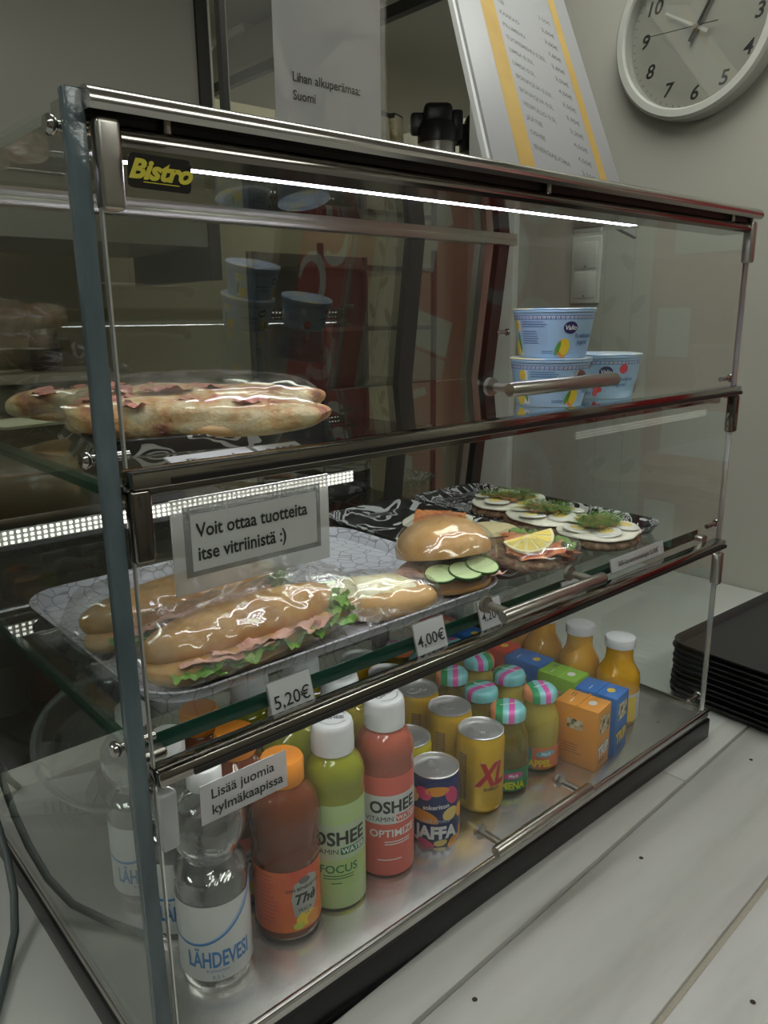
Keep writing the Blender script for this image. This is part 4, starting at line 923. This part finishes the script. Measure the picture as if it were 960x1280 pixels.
# stack of trays on the right of the counter
tm=tray_mesh(.42,.36,TRAYBLACK,.035,.0105,.010,'serving_tray',z0=0,th=.0026)
N_T=10
for i in range(N_T):
    j=random.Random(i); o=link('serving_tray',tm,None,(1.145+j.uniform(-.002,.002),-.080+j.uniform(-.002,.002),-.0448+i*.0098),(0,0,radians(-2.5)+j.uniform(-.004,.004)))
    pos=['bottom','second from bottom','third from bottom','fourth from bottom','fifth from bottom','sixth from bottom','seventh from bottom','eighth from bottom','ninth from bottom','topmost'][i]
    tag(o,f'black serving tray, {pos} of the stack right of the case','tray','stacked black serving trays')

# ------------------------------------------------------------------ left side: cable, grey bracket, reflection ring
o=MB().tube([(-.095,.17,-.0405),(-.062,.235,-.039),(-.040,.275,-.030),(-.028,.31,-.012),(-.022,.345,.012),(-.020,.38,.035),(-.022,.42,.055),(-.033,.47,.05),(-.05,.52,.0),(-.07,.56,-.0405)],.0042,10).build('power_cable',mat('grey_cable',(.10,.12,.12),.4)); tag(o,'grey cable looping over the left edge of the display case base','cable')
t=thing('grey_bracket','grey plastic wedge with slots lying inside the rear left corner','bracket',(.052,.425,.0),radians(-38))
b=MB(); b.add([(-.05,-.022,.001),(.05,-.022,.001),(.05,.022,.001),(-.05,.022,.001),(-.042,-.018,.016),(.05,-.022,.030),(.05,.022,.030),(-.042,.018,.016)],[[0,3,2,1],[4,5,6,7],[0,1,5,4],[1,2,6,5],[2,3,7,6],[3,0,4,7]]); b.build('shell',mat('bracket_grey',(.22,.22,.20),.5),t,sharp=None)
b=MB()
for k in range(5): b.box(.0+k*.009,.004+k*.009,-.0235,-.0205,.004,.020)
b.build('vent_slots',mat('slot_grey',(.12,.12,.10),.5),t)
REFLRING=glass_mat('reflection_clear',(.96,.97,.96),1.8,haze=.03,hazecol=(.8,.8,.8))
t=thing('reflection_ring','large clear round shape added for a reflected arc behind the water bottles','lid',(.118,.345,.004),rot=(radians(8),0,radians(-25)))  # clear round shape added in place of a reflected arc
q=MB().lathe([(.092,0),(.098,.002),(.098,.006),(.092,.008),(.086,.016),(.078,.024),(0,.028)],64,closed=False); q.xf(Matrix.Translation((0,0,.099))@Matrix.Rotation(pi/2,4,'X')); q.build('ring_shell',REFLRING,t)
q=MB().lathe([(.093,.000),(.099,.001),(.099,.004),(.093,.004)],64,closed=False); q.xf(Matrix.Translation((0,0,.099))@Matrix.Rotation(pi/2,4,'X')); q.build('ring_rim',glass_mat('ring_rim',(.5,.56,.56),2.0,haze=.3,hazecol=(.45,.5,.5)),t)

# ------------------------------------------------------------------ kitchen behind
t=thing('kitchen_cabinet','tall pale grey kitchen cabinet behind the display case, upper left','cabinet',(-.25,1.9,-.9))
MB().box(-1.6,1.39,0,.55,1.70,2.62,bev=.004).build('upper_body',mat('cabinet_grey',(.40,.39,.34),.45),t)
MB().box(-1.6,1.39,-.02,0,1.70,2.62,bev=.003).build('door',mat('cabinet_grey2',(.38,.37,.32),.4),t)
MB().box(.215,.30,-.024,-.019,1.70,2.62).build('door_gap',mat('cabinet_gap',(.43,.42,.37),.5),t)
MB().box(1.39,1.435,-.03,.55,1.60,2.62).build('end_post',mat('dark_post',(.04,.038,.034),.4),t)
MB().box(1.428,1.435,-.034,-.03,1.60,2.62).build('post_white_line',mat('post_white',(.6,.6,.52),.4),t)  # thin white line down the front of the dark post
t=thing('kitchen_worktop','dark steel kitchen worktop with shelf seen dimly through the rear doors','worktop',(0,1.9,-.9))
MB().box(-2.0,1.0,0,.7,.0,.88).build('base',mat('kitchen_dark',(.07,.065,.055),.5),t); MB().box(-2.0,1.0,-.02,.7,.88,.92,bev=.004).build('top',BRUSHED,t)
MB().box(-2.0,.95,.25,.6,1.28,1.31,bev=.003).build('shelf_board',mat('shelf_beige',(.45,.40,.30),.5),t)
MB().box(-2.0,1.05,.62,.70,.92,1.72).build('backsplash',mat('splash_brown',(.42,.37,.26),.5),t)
rd=random.Random(4)
kcols=[(.5,.48,.4),(.12,.1,.09),(.35,.16,.06),(.55,.5,.3),(.2,.22,.12),(.42,.4,.38)]
klab=['tall jar','low bowl','pan','bottle','box','canister']
names=['storage_jar','mixing_bowl','storage_jar','spice_jar','storage_jar','mixing_bowl','spice_jar','storage_jar']
where=['leftmost on the rear kitchen shelf','second from left on the rear kitchen shelf','third from left on the rear kitchen shelf','fourth from left on the rear kitchen shelf','fifth from left on the rear kitchen shelf','sixth from left on the rear kitchen shelf','seventh from left on the rear kitchen shelf','rightmost on the rear kitchen shelf']
colw=['pale','black','brown','beige','olive','grey','pale','black']
for k in range(8):
    nm=names[k]; x=-.95+k*.24; c=kcols[k%6]
    t=thing(nm,f'{colw[k]} {nm.replace("_"," ")} {where[k]}',('bowl' if 'bowl' in nm else 'jar'),(x,2.30,.4105),0)
    if 'bowl' in nm: MB().lathe([(.03,0),(.07,.02),(.10,.07),(.105,.075),(.098,.072),(.06,.02),(0,.01)],28,closed=False).build('bowl',mat(f'kitchen_item_{k}',c,.35),t)
    else:
        hh=.12 if nm=='storage_jar' else .09
        MB().lathe([(0,0),(.045,0),(.05,.01),(.05,hh-.02),(.04,hh)],28).build('body',mat(f'kitchen_item_{k}',c,.3),t); MB().lathe([(0,hh+.02),(.042,hh+.018),(.044,hh),(0,hh-.001)][::-1],28).build('lid',BRUSHED,t)
# tall rack right of the post, seen through the rear doors
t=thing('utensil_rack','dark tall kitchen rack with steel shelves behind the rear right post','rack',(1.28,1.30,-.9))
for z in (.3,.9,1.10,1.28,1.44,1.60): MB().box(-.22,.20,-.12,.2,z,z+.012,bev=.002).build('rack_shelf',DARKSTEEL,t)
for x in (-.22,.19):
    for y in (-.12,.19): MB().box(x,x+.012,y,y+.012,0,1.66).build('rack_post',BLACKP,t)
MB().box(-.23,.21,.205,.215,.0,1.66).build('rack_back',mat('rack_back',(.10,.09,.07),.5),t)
# hood and wall shelf beyond the corner
t=thing('extractor_hood','pale angled extractor hood beyond the wall corner, above the vacuum jugs','hood',(2.1,1.9,1.42))
b=MB(); b.add([(-.45,-.75,.12),(.75,-.75,.12),(.75,.9,.12),(-.45,.9,.12),(-.35,-.6,.30),(.75,-.6,.30),(.75,.9,.30),(-.35,.9,.30),(-.45,-.75,.09),(.75,-.75,.09),(.75,.9,.09),(-.45,.9,.09)],[[4,5,6,7],[0,1,5,4],[3,0,4,7],[8,11,10,9],[0,8,9,1],[3,11,8,0],[2,3,7,6],[1,2,6,5]]); b.build('hood_body',mat('hood_beige',(.42,.41,.33),.4),t,sharp=None)
MB().box(-.46,-.43,-.76,.9,.065,.10).build('hood_lip',mat('dark_post'),t)
t=thing('wall_shelf','white wall shelf carrying vacuum jugs and paper bags','shelf',(2.1,2.0,.96))
MB().box(-.75,.6,-.35,.25,0,.03,bev=.003).build('board',WHITEP,t)
def jug(x,y,label):
    t=thing('vacuum_jug',label,'jug',(x,y,.9902),-.7,'vacuum jugs on the shelf')
    MB().lathe([(0,0),(.062,0),(.066,.008),(.066,.19),(.062,.20),(0,.201)],36).build('body',BRUSHED,t)
    MB().lathe([(.064,.188),(.071,.190),(.072,.235),(.060,.258),(.05,.262),(0,.264)],36).build('collar',BLACKP,t)
    b=MB().box(-.05,.052,-.045,.045,.245,.318,bev=.02,seg=3); b.build('pump_head',BLACKP,t); MB().box(-.096,-.04,-.02,.02,.215,.29,bev=.012,seg=2).build('spout',BLACKP,t); MB().box(.052,.092,-.014,.014,.20,.30,bev=.01,seg=2).build('grip',BLACKP,t)
jug(1.965,1.66,'black and steel vacuum jug left of the menu board, whole head visible'); jug(2.205,1.68,'black and steel vacuum jug partly hidden by the menu board')
for k,(x,c,lb) in enumerate(((1.715,(.55,.50,.38),'leftmost pale paper bag on the wall shelf beside the sign'),(1.785,(.50,.45,.33),'pale crumpled paper bag in the middle of the three'),(1.855,(.58,.52,.36),'pale paper bag touching the first vacuum jug'))):
    t=thing('paper_bag',lb,'bag',(x-.03,1.73,.9902),.2*k,'paper bags on the wall shelf')
    bb=MB().box(-.032,.032,-.03,.03,0,.27,bev=.006); bb.v=[(x_*(1+.25*noise.noise(Vector((z*12,x_*20,k)))),y_*(1-.5*z/.27)+.006*noise.noise(Vector((z*20,k,0))),z) for x_,y_,z in bb.v]; bb.build('bag_body',mat(f'bag_paper_{k}',c,.7,vary=(14,[(.4,(c[0]*.45,c[1]*.4,c[2]*.3)),(.52,c)])),t); MB().box(-.034,.034,-.016,.016,.255,.275,bev=.003).build('folded_top',mat('bag_print_dark',(.04,.03,.025),.6),t)

# ------------------------------------------------------------------ the hall behind the camera (mirrored in the case glass)
CREAM=mat('panel_cream',(.55,.53,.45),.5); FR=mat('fridge_red',(.42,.03,.035),.4); FW=mat('fridge_white',(.62,.61,.58),.4)
t=thing('vending_fridge','tall red drinks fridge with white swirls standing by the right wall of the hall','fridge',(1.46,-.87,-.9))
MB().box(0,.10,-.14,.14,0,2.2,bev=.006).build('cabinet_body',FR,t)
fl=Flat()
for (a,b_,r_) in ((.05,1.98,.07),(-.06,1.80,.08),(.06,1.62,.09),(-.05,1.42,.08),(.05,1.24,.08),(-.04,1.04,.09),(.04,.80,.09)):
    n=28
    for k in range(n-4):
        a0=2*pi*k/n; a1=2*pi*(k+1)/n; w=.018+.014*sin(k/n*pi)
        P=[(a+r_*cos(a0),b_+r_*1.3*sin(a0)),(a+r_*cos(a1),b_+r_*1.3*sin(a1)),(a+(r_-w)*cos(a1),b_+(r_-w)*1.3*sin(a1)),(a+(r_-w)*cos(a0),b_+(r_-w)*1.3*sin(a0))]
        fl.poly([(max(-.135,min(.135,x)),y) for x,y in P],FW,0)
fl.build('swirl_print',t,(0,0,0),matrix=wallx(),eps=.0006)
t=thing('wall_panel','narrow red board with white blocks on the right wall of the hall','panel',(1.566,-.42,-.04))
MB().box(-.02,-.001,-.12,.20,0,1.2).build('board',FR,t)
for k in range(5): MB().box(-.023,-.0205,-.10+(k%2)*.03,-.02+(k%2)*.12,.06+k*.23,.17+k*.23).build('white_block',FW,t)
t=thing('leaf_poster','cream wall poster printed with dark leafy stems in the hall','poster',(1.565,-.64,.0))
MB().box(-.008,0,-.09,.09,.1,1.1).build('poster_sheet',CREAM,t)
fl=Flat(); DL=mat('leaf_dark',(.08,.06,.04),.6)
for s_ in (-.04,.04):
    fl.rect(s_-.002,.12,s_+.002,1.05,DL,0)
    for k in range(9): fl.ell(s_+(.017 if k%2 else -.017),.2+k*.1,.012,.028,DL,1,rot=.7*(-1 if k%2 else 1))
fl.build('leaf_print',t,(-.008,0,0),matrix=wallx(),eps=.0006)
t=thing('pale_screen','pale cream folding screen beside the red fridge in the hall','screen',(1.40,-1.22,-.9))
MB().box(0,.03,-.16,.14,0,2.0,bev=.004).build('screen_panel',CREAM,t)
t=thing('framed_sign','dark red framed sign reading HAPPY on the hall wall','sign',(.72,-2.595,.30))
MB().box(-.17,.17,0,.015,0,.22,bev=.003).build('frame',mat('sign_dark_red',(.13,.02,.018),.4),t); MB().box(-.14,.14,.015,.017,.03,.17).build('sign_face',mat('sign_grey',(.18,.17,.15),.5),t)
Flat().text('HAPPY',0,.08,.075,PAPER,bold=.03).build('lettering',t,(0,.017,0),(pi/2,0,pi))
t=thing('hall_table','round dark wooden table in the hall behind the photographer','table',(-.9,-1.8,-.9))
MB().lathe([(0,.70),(.45,.70),(.46,.715),(.45,.73),(0,.73)],40).build('tabletop',mat('table_wood',(.20,.12,.06),.4),t); MB().lathe([(.22,0),(.22,.02),(.04,.05),(.035,.70)],24).build('pedestal',BLACKP,t)
